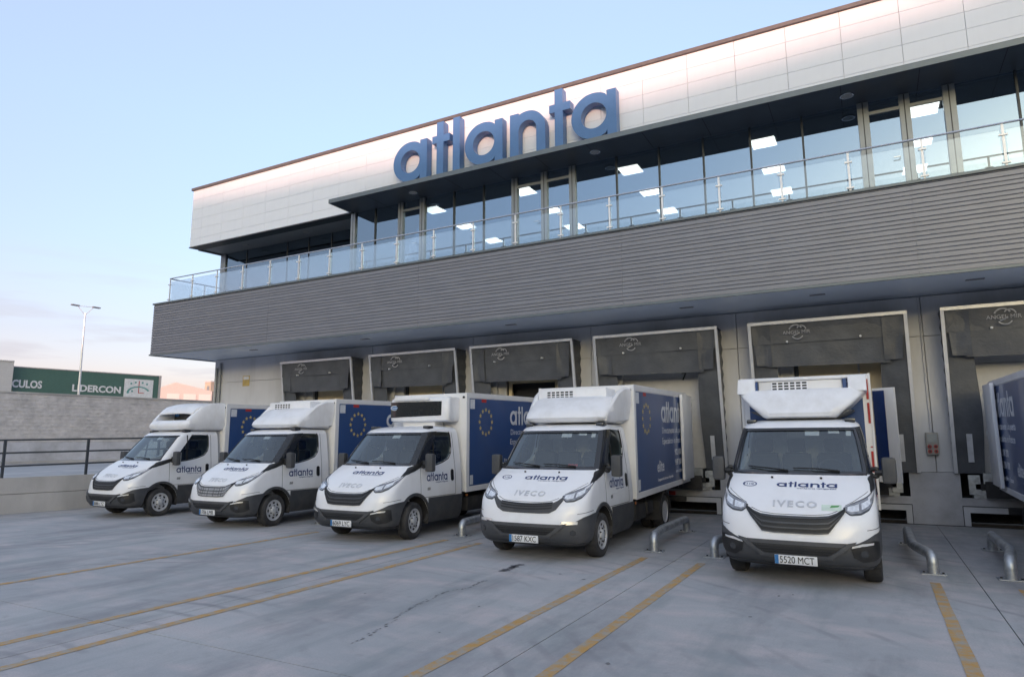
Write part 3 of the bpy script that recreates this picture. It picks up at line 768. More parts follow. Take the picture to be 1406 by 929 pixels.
def surf(s, z, inset=0.0):
    yc, wd, D = prof(z); sg = -1 if s < 0 else 1; a = abs(s); yc += inset; wd -= inset; yr = YR - inset * .6
    if a <= 1:
        t = PI * a / 2; x = wd * math.sin(t) ** (2 / NS) if a > 0 else 0; y = yc + D * (1 - max(0, math.cos(t)) ** (2 / NS))
    else:
        x = wd; y = yc + D + (a - 1) * (yr - yc - D)
    return Vector((sg * x, y, z))
def fx(x, z):
    yc, wd, D = prof(z); q = min(1, abs(x) / wd); return ((2 / PI) * math.asin(q ** (NS / 2)) * (1 if x >= 0 else -1), z)
def fy(y, z):
    yc, wd, D = prof(z)
    if y >= yc + D: return (1 + (y - yc - D) / (YR - yc - D), z)
    q = max(0, 1 - (y - yc) / D); return ((2 / PI) * math.acos(min(1, q ** (NS / 2))), z)
def nrm(s, z):
    e = .004
    a = surf(s + e, z) - surf(s - e, z); b = surf(s, min(z + e, 2.27)) - surf(s, z - e)
    n = a.cross(b)
    if n.length < 1e-9: return Vector((0, -1, 0))
    n.normalize(); return n
def patch(bm, fn, nu, nv, off=.006, th=.014, mirror=False):
    """A panel that follows the cab surface: fn(u,v)->(s,z)."""
    O, I = [], []
    for j in range(nv + 1):
        ro, ri = [], []
        for i in range(nu + 1):
            s, z = fn(i / nu, j / nv)
            if mirror: s = -s
            p = surf(s, z); n = nrm(s, z)
            ro.append(bm.verts.new(p + n * off)); ri.append(bm.verts.new(p + n * (off - th)))
        O.append(ro); I.append(ri)
    for j in range(nv):
        for i in range(nu): bm.faces.new((O[j][i], O[j][i + 1], O[j + 1][i + 1], O[j + 1][i]))
    for j in range(nv):
        bm.faces.new((O[j][0], O[j + 1][0], I[j + 1][0], I[j][0])); bm.faces.new((O[j][nu], I[j][nu], I[j + 1][nu], O[j + 1][nu]))
    for i in range(nu):
        bm.faces.new((O[0][i], I[0][i], I[0][i + 1], O[0][i + 1])); bm.faces.new((O[nv][i], O[nv][i + 1], I[nv][i + 1], I[nv][i]))
    return bm
def lerp_poly(P, t):
    n = len(P) - 1; f = min(t * n, n - 1e-9); i = int(f); f -= i
    return tuple(P[i][k] + (P[i + 1][k] - P[i][k]) * f for k in (0, 1))
def ruled(A, Bq):
    return lambda u, v: tuple(p + (q - p) * v for p, q in zip(lerp_poly(A, u), lerp_poly(Bq, u)))
def symm(P): return [(-s, z) for s, z in P[::-1] if abs(s) > 1e-6] + P
def both(fn, nu, nv, off, th):
    bm = bmesh.new(); patch(bm, fn, nu, nv, off, th); patch(bm, fn, nu, nv, off, th, True); return bm

def cab_solid(zlist, inset, ns_f=26, ns_s=14):
    bm = bmesh.new(); ss = []
    for k in range(-(ns_f + ns_s), ns_f + ns_s + 1):
        a = abs(k); s = a / ns_f if a <= ns_f else 1 + (a - ns_f) / ns_s; ss.append(s if k >= 0 else -s)
    rings = [[bm.verts.new(surf(s, z, inset)) for s in ss] for z in zlist]
    n = len(ss)
    for A, Bq in zip(rings, rings[1:]):
        for k in range(n): bm.faces.new((A[k], A[(k + 1) % n], Bq[(k + 1) % n], Bq[k]))
    bm.faces.new(rings[0][::-1]); bm.faces.new(rings[-1])
    return bm

WIN_SIDE = [(1.30, 1.405), (1.55, 1.42), (1.80, 1.45), (2.05, 1.50), (2.25, 1.57), (2.36, 1.68), (2.40, 1.82), (2.41, 2.08), (2.38, 2.13), (1.90, 2.135)]
def cut(obj_, cutter_bm):
    me = mesh(cutter_bm, 'cutter'); co_ = bpy.data.objects.new('cutter', me); C.objects.link(co_)
    md = obj_.modifiers.new('cut', 'BOOLEAN'); md.operation = 'DIFFERENCE'; md.solver = 'EXACT'; md.object = co_
    dg = bpy.context.evaluated_depsgraph_get(); dg.update()
    new = bpy.data.meshes.new_from_object(obj_.evaluated_get(dg))
    obj_.modifiers.clear(); old = obj_.data; obj_.data = new
    bpy.data.objects.remove(co_); bpy.data.meshes.remove(me); bpy.data.meshes.remove(old)

def fine(zs, step):
    o_ = []
    for a, b in zip(zs, zs[1:]):
        n = max(1, round((b - a) / step)); o_ += [a + (b - a) * k / n for k in range(n)]
    return o_ + [zs[-1]]
zl = fine([p[0] for p in PROF], .05)
shell = link('cab_body', mesh(cab_solid(zl, 0), 'cab_body'), None)
cut(shell, cab_solid(fine([1.05, 1.20, 1.43, 1.70, 2.12, 2.19, 2.225], .08), .055, 18, 8))
bm = bmesh.new(); prism(bm, WIN_SIDE, -1.3, -.62, 'x'); prism(bm, WIN_SIDE, .62, 1.3, 'x'); cut(shell, bm)
bm = bmesh.new(); prism(bm, [(-.88, 1.475), (.88, 1.475), (.785, 2.09), (-.785, 2.09)], -.5, 1.86); cut(shell, bm)
bm = bmesh.new()
for sg in (-1, 1):
    pts = [(1.0 + math.cos(2 * PI * k / 32) * .475, .37 + math.sin(2 * PI * k / 32) * .475) for k in range(32)]
    prism(bm, pts, sg * .62, sg * 1.3, 'x')
cut(shell, bm)
cab_me = shell.data; bpy.data.objects.remove(shell)
for p in cab_me.polygons: p.use_smooth = True
cab_me.set_sharp_from_angle(angle=R(32)); cab_me.materials.clear(); cab_me.materials.append(MT['white'])

ME = {}
def keep(key, bm, m, smooth=34):
    me = mesh(bm, key, smooth); me.materials.append(MT[m] if isinstance(m, str) else m); ME[key] = me
def keep2(key, fn, nu, nv, off, th, m):
    keep(key, patch(bmesh.new(), fn, nu, nv, off, th), m); keep(key + '_b', patch(bmesh.new(), fn, nu, nv, off, th, True), m)
# glass
keep('windscreen', patch(bmesh.new(), ruled([fx(x * .885, 1.468) for x in [k / 10 - 1 for k in range(21)]], [fx(x * .79, 2.098) for x in [k / 10 - 1 for k in range(21)]]), 28, 12, -.012, .006), MT['windscreen'])
def side_fn(u, v):
    yb_ = 1.25 + u * 1.18
    zb_ = 1.395 + .045 * u + .14 * max(0, u - .35) ** 1.5 + (max(0, u - .86) / .14) ** 2 * .12
    zt_ = 2.15 - max(0, .52 - u) / .52 * .74
    z = zb_ + (max(zt_, zb_ + .012) - zb_) * v
    return fy(yb_, z)
for sg, nm in ((1, 'side_window'), (-1, 'side_window_b')):
    keep(nm, patch(bmesh.new(), side_fn, 22, 8, -.010, .006, sg < 0), MT['sideglass'])
# black surrounds
def strip(P, Q, nu=20, nv=3, off=.005, th=.012): return ruled(P, Q)
keep('windscreen_surround', (lambda bm: (patch(bm, ruled([fx(x * .905, 1.432) for x in [k / 10 - 1 for k in range(21)]], [fx(x * .885, 1.485) for x in [k / 10 - 1 for k in range(21)]]), 28, 3, .004, .02),
     patch(bm, ruled([fx(x * .80, 2.075) for x in [k / 10 - 1 for k in range(21)]], [fx(x * .80, 2.115) for x in [k / 10 - 1 for k in range(21)]]), 28, 2, .003, .02), bm)[-1])(bmesh.new()), 'gloss_black')
pil_a = [fx(.855, 1.45), fx(.835, 1.65), fx(.80, 1.9), fx(.755, 2.115)]
pil_b = [fy(1.36, 1.43), fy(1.52, 1.65), fy(1.73, 1.9), fy(1.93, 2.14)]
keep2('pillar_cover', ruled(pil_a, pil_b), 14, 8, .004, .02, 'gloss_black')
pil_c = [fx(.872, 1.45), fx(.855, 1.65), fx(.82, 1.9), fx(.775, 2.115)]
keep2('pillar_trim', ruled(pil_a, pil_c), 14, 2, .004, .02, 'gloss_black')
keep2('scuttle_trim', ruled([fy(.60, 1.225), fy(.80, 1.275), fy(1.0, 1.325), fy(1.22, 1.395)], [fy(.62, 1.24), fx(.925, 1.33), fx(.90, 1.40), fy(1.30, 1.50)]), 16, 5, .006, .02, 'black_plastic')
keep2('window_divider', lambda u, v: fy(1.705 + .035 * u + .03 * v, 1.43 + .69 * v), 1, 8, .002, .02, 'black_plastic')
RUB = [(y + dy, z + dz) for (y, z), (dy, dz) in zip(WIN_SIDE[:9], [(-.01, -.022)] * 4 + [(.012, -.02), (.02, -.012), (.022, 0), (.022, .01), (.012, .022)])]
keep2('window_rubber', ruled([fy(y, z) for y, z in WIN_SIDE[:9]], [fy(y, z) for y, z in RUB]), 22, 1, .003, .02, 'black_plastic')
# bumper
def arch_end(z):
    d = .52 ** 2 - (z - .37) ** 2; return 1.0 - math.sqrt(max(.01, d))
def bump_top(u):                     # upper edge of the dark bumper along the front
    if u < .42: return .605
    if u < .70: return .605 + (u - .42) / .28 * .115
    return .72 + (u - .70) / .30 * .045
def bumper_fn(u, v):
    zt_ = bump_top(u); z = .285 + (zt_ - .285) * v
    s_end = fy(arch_end(z), z)[0]; return (u * s_end, z)
keep('front_bumper', patch(bmesh.new(), lambda u, v: (lambda q: ((1 if u >= .5 else -1) * q[0], q[1]))(bumper_fn(abs(2 * u - 1), v)), 52, 8, .018, .05), 'plastic')
keep('lower_intake', (lambda bm: (patch(bm, ruled([fx(x * .38, .445) for x in [k / 8 - 1 for k in range(17)]], [fx(x * .56, .555) for x in [k / 8 - 1 for k in range(17)]]), 20, 3, .024, .02), bm)[-1])(bmesh.new()), 'grille')
bm = bmesh.new()
for sg in (-1, 1): patch(bm, ruled([fx(sg * .36, .425), fx(sg * .62, .605)], [fx(sg * .43, .415), fx(sg * .72, .625)]), 8, 2, .045, .04)
patch(bm, ruled([fx(x * .44, .405) for x in [k / 5 - 1 for k in range(11)]], [fx(x * .42, .44) for x in [k / 5 - 1 for k in range(11)]]), 16, 2, .043, .04)
keep('intake_frame', bm, 'plastic')
bm = bmesh.new()
for z in (.46, .495, .53): patch(bm, ruled([fx(x * (.40 + (z - .43) * 1.2), z) for x in (-1, -.5, 0, .5, 1)], [fx(x * (.41 + (z - .43) * 1.2), z + .012) for x in (-1, -.5, 0, .5, 1)]), 14, 1, .031, .012)
keep('intake_slat', bm, 'black_plastic')
keep('bumper_lip', (lambda bm: (patch(bm, ruled([fx(x * .92, .28) for x in [k / 8 - 1 for k in range(17)]], [fx(x * .95, .325) for x in [k / 8 - 1 for k in range(17)]]), 24, 2, .034, .03), bm)[-1])(bmesh.new()), 'black_plastic')
keep2('fog_recess', ruled([fx(.68, .44), fx(.78, .385), fx(.90, .40), fx(.965, .44)], [fx(.65, .565), fx(.78, .615), fx(.90, .64), fx(.965, .635)]), 12, 4, .024, .02, 'black_plastic')
keep2('daytime_light', ruled([fx(.66, .548), fx(.78, .575), fx(.90, .595)], [fx(.67, .572), fx(.78, .605), fx(.905, .618)]), 10, 2, .032, .02, 'fog')
keep2('fog_lens', ruled([fx(.76, .46), fx(.80, .44), fx(.84, .46)], [fx(.76, .51), fx(.80, .53), fx(.84, .51)]), 6, 3, .029, .02, 'lampdark')
keep2('daytime_light_wide', ruled([fx(.62, .60), fx(.74, .605), fx(.86, .61)], [fx(.63, .65), fx(.74, .655), fx(.865, .655)]), 10, 2, .028, .02, 'fog')
# front skin above the bumper: grille, lamps
gT = [fx(0, .915), fx(.25, .917), fx(.42, .932), fx(.52, .97), fx(.625, 1.03)]
gB = [fx(0, .70), fx(.25, .70), fx(.41, .715), fx(.50, .83), fx(.625, .995)]
keep('grille', patch(bmesh.new(), ruled(symm(gB), symm(gT)), 40, 8, .008, .02), 'grille')
def gline(f0, f1, cut_=1.0):
    A = [tuple(p + (q - p) * f0 for p, q in zip(a, b)) for a, b in zip(gB, gT)]; Bq = [tuple(p + (q - p) * f1 for p, q in zip(a, b)) for a, b in zip(gB, gT)]
    return ruled(symm(A), symm(Bq))
for k, (f0, f1) in enumerate(((.0, .07), (.26, .36), (.54, .64), (.88, 1.0))):
    keep('grille_bar%d' % k, patch(bmesh.new(), gline(f0, f1), 40, 2, .020, .02), 'grille_bar')
gT4 = [fx(0, .90), fx(.25, .903), fx(.44, .92), fx(.54, .965), fx(.63, 1.035)]; gB4 = [fx(0, .765), fx(.25, .766), fx(.42, .775), fx(.53, .83), fx(.63, .97)]
keep('grille_narrow', patch(bmesh.new(), ruled(symm(gB4), symm(gT4)), 40, 6, .010, .02), 'plastic')
bm = bmesh.new()
for z0, z1 in ((.815, .84), (.855, .88), (.893, .915)): patch(bm, ruled([fx(x * .46, z0 + .03 * x * x) for x in [k / 5 - 1 for k in range(11)]], [fx(x * .47, z1 + .03 * x * x) for x in [k / 5 - 1 for k in range(11)]]), 24, 1, .016, .012)
keep('grille_fins', bm, 'grille')
bm = bmesh.new()
for k in range(-7, 8):
    f = k / 7.6
    def fn(u, v, f=f):
        s0, z0 = lerp_poly(symm(gB), min(.999, max(.001, .5 + f * .43))); s1, z1 = lerp_poly(symm(gT), min(.999, max(.001, .5 + f * .43)))
        return (s0 + (s1 - s0) * v + (u - .5) * .028, z0 + (z1 - z0) * v)
    patch(bm, fn, 1, 5, .019, .012)
keep('grille_mesh', bm, 'mesh_grey')
lA = [fx(.60, 1.005), fx(.68, .945), fx(.80, .955), fx(.90, 1.01), fx(.955, 1.12), fx(.970, 1.25)]
lB = [fx(.60, 1.040), fx(.70, 1.095), fx(.80, 1.135), fx(.88, 1.175), fx(.935, 1.225), fx(.962, 1.268)]
keep2('headlamp_bezel', ruled(lA, lB), 22, 5, .005, .02, 'lampdark')
ins = lambda A, Bq, f: [tuple(p + (q - p) * f for p, q in zip(a, b)) for a, b in zip(A, Bq)]
keep2('headlamp', lambda u, v: ruled(ins(lA, lB, .12), ins(lA, lB, .90))(.04 + .90 * u, v), 22, 5, .012, .02, 'lampglass')
keep2('headlamp_reflector', lambda u, v: ruled(ins(lA, lB, .28), ins(lA, lB, .72))(.10 + .26 * u, v), 8, 3, .0165, .02, 'bulb')
keep2('headlamp_lens', lambda u, v: ruled(ins(lA, lB, .30), ins(lA, lB, .70))(.42 + .24 * u, v), 8, 3, .0165, .02, 'bulb')
keep2('turn_light', lambda u, v: ruled(ins(lA, lB, .58), ins(lA, lB, .86))(.62 + .28 * u, v), 8, 2, .0155, .02, 'fog')
# lower side cladding, arch flare, door seams
keep2('side_cladding', lambda u, v: fy(1.46 + 1.255 * u, .281 + (.775 - .281) * v), 12, 5, .020, .06, 'plastic')
keep2('arch_flare', lambda u, v: (lambda a, r: fy(1.0 + math.cos(a) * r, .37 + math.sin(a) * r))(PI * (1.02 - 1.09 * u), .475 + .055 * v), 30, 2, .020, .04, 'plastic')
for mi in (False, True):
    bm = bmesh.new()
    patch(bm, lambda u, v: fy(1.195 + .009 * u, .80 + .60 * v), 1, 8, .0025, .02, mi)
    patch(bm, lambda u, v: fy(2.475 + .009 * u + .03 * max(0, v - .6), .80 + 1.33 * v), 1, 12, .0025, .02, mi)
    patch(bm, lambda u, v: fy(1.20 + 1.28 * u, .785 + .009 * v), 12, 1, .0025, .02, mi)
    keep('door_seam' + ('_b' if mi else ''), bm, 'chassis')
keep2('swage_line', ruled([fy(1.46, .995), fy(1.9, 1.0), fy(2.46, 1.01)], [fy(1.46, 1.012), fy(1.9, 1.022), fy(2.46, 1.03)]), 12, 2, .010, .012, 'white')
keep2('fender_seam', ruled([fx(.86, .765), fx(.93, .775), fy(.55, .80)], [fx(.86, .772), fx(.93, .782), fy(.55, .808)]), 10, 1, .0025, .02, 'chassis')
keep2('door_skin', lambda u, v: fy(1.212 + 1.255 * u, .80 + .575 * v), 14, 8, .0035, .012, 'white')
for sg, nm in ((1, ''), (-1, '_b')):
    bm = bmesh.new(); A = []
    for k in range(25):
        a = -.25 + (PI + .5) * k / 24; y, z = 1.0 + math.cos(a) * .468, .37 + math.sin(a) * .468
        A.append([bm.verts.new((sg * x, y, z)) for x in (.56, .999)])
    for p, q in zip(A, A[1:]): bm.faces.new((p[0], p[1], q[1], q[0]))
    bm.faces.new([p[0] for p in A]); keep('arch_liner' + nm, bm, 'chassis', 60)
keep2('door_handle', ruled([fy(2.30, 1.10), fy(2.34, 1.075), fy(2.39, 1.10)], [fy(2.30, 1.30), fy(2.34, 1.325), fy(2.39, 1.30)]), 6, 4, .022, .03, 'black_plastic')
keep2('hood_seam', ruled([fx(.62, 1.06), fx(.80, 1.165), fx(.90, 1.235)], [fx(.62, 1.066), fx(.80, 1.171), fx(.90, 1.241)]), 14, 1, .002, .02, 'chassis')
keep('skin_seam', patch(bmesh.new(), ruled(symm([fx(0, .935), fx(.25, .937), fx(.42, .955), fx(.55, 1.005)]), symm([fx(0, .941), fx(.25, .943), fx(.42, .961), fx(.55, 1.012)])), 30, 1, .002, .02), 'chassis')
# mirrors, wipers, marker lamps, nozzles
for sg, nm in ((1, ''), (-1, '_b')):
    x0, x1 = sorted((sg * 1.09, sg * 1.275)); keep('wing_mirror' + nm, box(bmesh.new(), x0, x1, 1.18, 1.32, 1.31, 1.68, bev=.045), 'plastic')
    bm = bmesh.new(); tube(bm, round_path([(sg * .94, 1.26, 1.42), (sg * 1.03, 1.27, 1.40), (sg * 1.03, 1.27, 1.52), (sg * .94, 1.28, 1.50)], .03), .032, 8)
    tube(bm, [(sg * 1.0, 1.27, 1.46), (sg * 1.12, 1.27, 1.46)], .045, 8); keep('mirror_arm' + nm, bm, 'black_plastic')
    x0, x1 = sorted((sg * 1.105, sg * 1.26)); keep('mirror_glass' + nm, box(bmesh.new(), x0, x1, 1.317, 1.325, 1.34, 1.65), 'chrome')
def on(x, z, off): s = fx(x, z); return surf(*s) + nrm(*s) * off
for nm, x0, x1 in (('wiper', -.05, .56), ('wiper_b', -.68, -.12)):
    keep(nm, tube(bmesh.new(), [on(x0, 1.535 if x0 < -.3 else 1.515, .014), on((x0 + x1) / 2, 1.505, .022), on(x1, 1.478, .02)], [.008, .012, .014], 6), 'black_plastic')
for sg, nm in ((1, ''), (-1, '_b')):
    keep('marker_lamp' + nm, box(bmesh.new(), sg * .72 - .075, sg * .72 + .075, 1.70, 1.90, 2.19, 2.262, bev=.022), 'lampdark')
    c_ = on(sg * .325, 1.385, .0); keep('washer_nozzle' + nm, disc(bmesh.new(), (c_.x, c_.y, c_.z - .004), .016, .028, 8, 'z'), 'black_plastic')
# interior
bm = bmesh.new(); box(bm, -.86, .86, 1.28, 1.58, 1.06, 1.37, bev=.06); box(bm, -.80, .80, .98, 1.28, 1.06, 1.30, bev=.05); box(bm, .26, .58, 1.35, 1.6, 1.30, 1.44, bev=.05); keep('dashboard', bm, 'dash')
SEATS = ((-.62, .44), (-.12, .44), (.44, .50))
for k, (x, wd) in enumerate(SEATS):
    keep('seat%d' % k, box(bmesh.new(), x - wd / 2, x + wd / 2, 2.18, 2.38, 1.06, 1.72, bev=.06), 'seat')
    keep('headrest%d' % k, box(bmesh.new(), x - .14, x + .14, 2.22, 2.33, 1.735, 1.96, bev=.045), 'seat')
bm = bmesh.new(); n = 24
cpt = Vector((.42, 1.66, 1.46)); q = Matrix.Rotation(R(55), 3, 'X')
tube(bm, [cpt + q @ Vector((math.cos(2 * PI * k / n) * .2, math.sin(2 * PI * k / n) * .2, 0)) for k in range(n + 1)], .018, 8, cap=False)
for a in (.2, PI - .2, -PI / 2): tube(bm, [cpt, cpt + q @ Vector((math.cos(a) * .19, math.sin(a) * .19, 0))], .016, 6)
keep('steering_wheel', bm, 'dash')
bm = bmesh.new(); c_ = on(0, 2.02, -.12); box(bm, -.17, .17, c_.y - .02, c_.y + .05, 1.95, 2.06, bev=.02); keep('inside_mirror', bm, 'dash')
keep('bulkhead', box(bmesh.new(), -.80, .80, 2.60, 2.63, 1.07, 2.14), 'bulkhead')
for k, (x, z, wd, h) in enumerate(((.20, 2.045, .10, .035), (.50, 2.06, .075, .018), (.70, 2.04, .035, .035))):
    keep('windscreen_sticker%d' % k, patch(bmesh.new(), (lambda x, z, wd, h: (lambda u, v: fx(x - wd + 2 * wd * u, z - h + 2 * h * v)))(x, z, wd, h), 3, 1, -.022, .003), 'print')
# wheels
def wheel_parts(key, front=True):
    bm = lathe(bmesh.new(), [(-.10, .235), (-.112, .27), (-.115, .32), (-.098, .352), (-.06, .364), (.06, .364), (.098, .352), (.115, .32), (.112, .27), (.10, .235), (-.10, .2345)], 40, cap=False)
    # tread grooves
    keep(key + '_tyre', bm, 'tyre', 40)
    bm = lathe(bmesh.new(), [(.085, .238), (.105, .236), (.10, .212), (.04, .195), (.075, .165), (.088, .135), (.092, .09), (.105, .085), (.118, .07), (.122, .03)] if front else
               [(.085, .238), (.105, .236), (.06, .21), (-.02, .19), (-.05, .15), (-.05, .10), (.0, .09), (.02, .08), (.024, .03)], 40)
    keep(key + '_rim', bm, 'rim', 40)
    bm = bmesh.new()
    for k in range(8 if front else 6):
        a = 2 * PI * k / (8 if front else 6)
        for q in range(1):
            cy_, cz_ = math.cos(a) * .166, math.sin(a) * .166; d = .080 if front else -.036
            pts = []
            for t in range(12):
                b_ = 2 * PI * t / 12; u_, v_ = math.cos(b_) * .038, math.sin(b_) * .024
                pts.append((cy_ - u_ * math.sin(a) + v_ * math.cos(a), cz_ + u_ * math.cos(a) + v_ * math.sin(a)))
            prism(bm, pts, d - .03, d + .006, 'x')
    keep(key + '_slot', bm, 'ink')
    bm = bmesh.new()
    for k in range(6):
        a = 2 * PI * (k + .5) / 6; disc(bm, (math.cos(a) * .105, math.sin(a) * .105, .085 if front else -.05), .013, .03, 6, 'x')
    keep(key + '_nut', bm, 'chassis')
wheel_parts('front', True); wheel_parts('rear', False)
# chassis and running gear, y measured from the bumper
AX2 = 5.15; BX0, BX1 = 2.86, 7.55; HW = 1.03; ZB0, ZB1 = .80, 3.03
RAKE = math.tan(R(1.25))
def rake(bm):
    for v in bm.verts: v.co.z += (v.co.y - BX0) * RAKE
    return bm
for sg, nm in ((1, ''), (-1, '_b')):
    keep('chassis_rail' + nm, rake(box(bmesh.new(), sg * .42 - .04, sg * .42 + .04, 2.2, 7.4, .50, .68)), 'chassis')
    x0, x1 = sorted((sg * .60, sg * 1.0))
    bm = bmesh.new(); n = 16; pts = []
    for k in range(n + 1): a = PI * k / n; pts.append((AX2 + math.cos(a) * .47, .40 + math.sin(a) * .40))
    for k in range(n, -1, -1): a = PI * k / n; pts.append((AX2 + math.cos(a) * .43, .40 + math.sin(a) * .36))
    prism(bm, pts, x0, x1, 'x'); keep('mudguard' + nm, bm, 'chassis')
    keep('mud_flap' + nm, box(bmesh.new(), x0 + .01, x1 - .01, AX2 - .50, AX2 - .475, .22, .62), 'chassis')
    keep('tail_lamp' + nm, box(bmesh.new(), *sorted((sg * .50, sg * .66)), 7.46, 7.50, .54, .64), 'red')
    keep('clearance_lamp' + nm, rake(disc(bmesh.new(), (sg * .96, 2.93, BX0 - .025), .028, .03, 10)), 'lampdark')
CROSS = (2.9, 3.9, 5.6, 6.8, 7.3)
for k, y in enumerate(CROSS): keep('cross_beam%d' % k, rake(box(bmesh.new(), -.9, .9, y, y + .06, .682, .78)), 'chassis')
keep('fuel_tank', box(bmesh.new(), -.95, -.45, 3.2, 4.2, .36, .66, bev=.04), 'chassis'); keep('battery_box', box(bmesh.new(), .5, .96, 3.05, 3.75, .36, .68, bev=.05), 'chassis')
keep('air_tank', box(bmesh.new(), .55, .96, 3.85, 4.3, .42, .68, bev=.03), 'chassis')
keep('rear_axle', tube(bmesh.new(), [(-.7, AX2, .40), (.7, AX2, .40)], .07, 10), 'chassis'); keep('rear_bar', box(bmesh.new(), -.95, .95, 7.35, 7.45, .40, .52), 'chassis')
# cargo box: white walls with raised edge rails
bm = bmesh.new(); box(bm, -HW, HW, BX0, BX1, ZB0, ZB1, bev=.02); keep('cargo_box', rake(bm), 'boxwhite')
bm = bmesh.new(); t_ = .035
for sg in (-1, 1):
    x0, x1 = sorted((sg * (HW - .02), sg * (HW + .012)))
    box(bm, x0, x1, BX0 - .01, BX1, ZB0 - .005, ZB0 + .10); box(bm, x0, x1, BX0 - .01, BX1, ZB1 - .11, ZB1 + .005)
    box(bm, x0 + .0004, x1 + .0006, BX0 - .014, BX0 + .11, ZB0 + .102, ZB1 - .112); box(bm, x0, x1, BX1 - .10, BX1 + .002, ZB0 + .102, ZB1 - .112)
keep('edge_rail', rake(bm), 'boxwhite')
PY0, PY1, PZ0, PZ1 = BX0 + .13, BX1 - .12, ZB0 + .115, ZB1 - .125
for sg, nm in ((1, 'side_panel'), (-1, 'side_panel_b')):
    x0, x1 = sorted((sg * (HW - .01), sg * (HW + .004))); keep(nm, rake(box(bmesh.new(), x0, x1, PY0, PY1, PZ0, PZ1)), 'blue')
def side_print(items, sg):
    """Flat lettering on the box side; items are (mesh, y of left edge as read, z of base)."""
    bm = bmesh.new()
    for me, y, z in items:
        n0 = len(bm.verts); bm.from_mesh(me); bm.verts.ensure_lookup_table()
        for v in bm.verts[n0:]:
            x_, d, z_ = v.co; v.co = Vector(((HW + .0045 - d) * sg, (y + x_) if sg > 0 else (y - x_), z + z_))
    return rake(bm)
def stars(sg, cy, cz, r):
    bm = bmesh.new()
    for k in range(12):
        a = 2 * PI * k / 12; c0, c1 = cy + math.cos(a) * r, cz + math.sin(a) * r; pts = []
        for q in range(10):
            b_ = PI / 2 + 2 * PI * q / 10; q_ = .058 if q % 2 == 0 else .026; pts.append((c0 + math.cos(b_) * q_, c1 + math.sin(b_) * q_))
        x0, x1 = sorted((sg * (HW + .0045), sg * (HW + .007))); prism(bm, pts, x0, x1, 'x')
    return rake(bm)
tx = {k: text_mesh(k, s, .0025, b_) for k, s, b_ in (('Directamente a la puerta', .20, 0), ('Especialistas en frescos', .20, 0), ('902 100 200', .20, .01), ('968 200 100', .20, .01), ('www.atlanta.es', .13, 0), ('elite', .34, .02), ('Transporte de alimentos refrigerados', .09, 0), ('congelados y frescos', .13, 0))}
lg = logo_mesh(2.10, .0025, 24)
items = [(lg, 4.93, 2.28), (tx['Directamente a la puerta'], 4.97, 2.04), (tx['Especialistas en frescos'], 4.95, 1.80), (tx['902 100 200'], 6.05, 1.52), (tx['968 200 100'], 6.05, 1.28), (tx['www.atlanta.es'], 6.1, 1.10), (tx['elite'], 4.45, 1.22), (tx['Transporte de alimentos refrigerados'], 4.45, 1.02)]
for k, it in enumerate(items): keep('box_lettering%d' % k, side_print([it], 1), 'print')
N_R = len(items)
items = [(lg, 7.10, 2.28), (tx['Directamente a la puerta'], 7.05, 2.04), (tx['Especialistas en frescos'], 7.05, 1.80), (tx['902 100 200'], 7.05, 1.52), (tx['968 200 100'], 7.05, 1.28), (tx['elite'], 5.3, 1.22), (tx['congelados y frescos'], 6.9, 1.05)]
for k, it in enumerate(items): keep('box_lettering_b%d' % k, side_print([it], -1), 'print')
N_L = len(items)
keep('star_ring', stars(1, 3.72, 2.36, .29), 'gold')
x0, x1 = HW + .0045, HW + .007
keep('sticker0', rake(box(bmesh.new(), x0, x1, PY0 + .02, PY0 + .22, PZ1 - .24, PZ1 - .02)), 'print'); keep('sticker1', rake(box(bmesh.new(), x0, x1, PY0 + .02, PY0 + .15, PZ0 + .03, PZ0 + .24)), 'print')
keep('front_panel', rake(box(bmesh.new(), -HW + .12, HW - .12, BX0 - .004, BX0 + .01, ZB0 + .12, ZB1 - .13)), 'blue')
for k in range(5): keep('tape%d' % k, rake(box(bmesh.new(), HW - .062, HW - .028, BX0 - .010, BX0 + .01, 1.0 + k * .40, 1.0 + k * .40 + (.34 if k != 2 else .02))), 'red')
bm = bmesh.new(); prism(bm, [(1.06, 7.56), (1.09, 7.63), (1.52, 7.34), (1.49, 7.27)], ZB0 + .09, ZB1 - .04, 'z'); keep('rear_door_open', rake(bm), 'boxwhite')
bm = bmesh.new(); prism(bm, [(1.07, 7.50), (1.075, 7.55), (1.30, 7.395), (1.295, 7.345)], ZB0 + .3, ZB1 - .10, 'z'); keep('door_lining', rake(bm), 'navy')
keep('red_label', rake(box(bmesh.new(), HW + .0045, HW + .007, 3.52, 3.74, PZ1 - .08, PZ1 - .005)), 'red')
# folded rear door against the side
for sg, nm in ((1, 'rear_door'), (-1, 'rear_door_b')):
    bm = bmesh.new(); x0, x1 = sorted((sg * (HW + .045), sg * (HW + .115))); box(bm, x0, x1, BX1 - .98, BX1 + .02, ZB0 + .09, ZB1 - .06, bev=.012)
    keep(nm, rake(bm), 'boxwhite')
    bm = bmesh.new()
    for z in (1.1, 1.9, 2.7): box(bm, x0 - .01 if sg < 0 else x0 - .04, x1 + .04 if sg < 0 else x1 + .01, BX1 + .005, BX1 + .05, z, z + .10)
    keep(nm + '_hinge', rake(bm), 'galv')
keep('side_marker', box(bmesh.new(), .965, .985, 2.95, 3.02, .70, .745), 'amber')
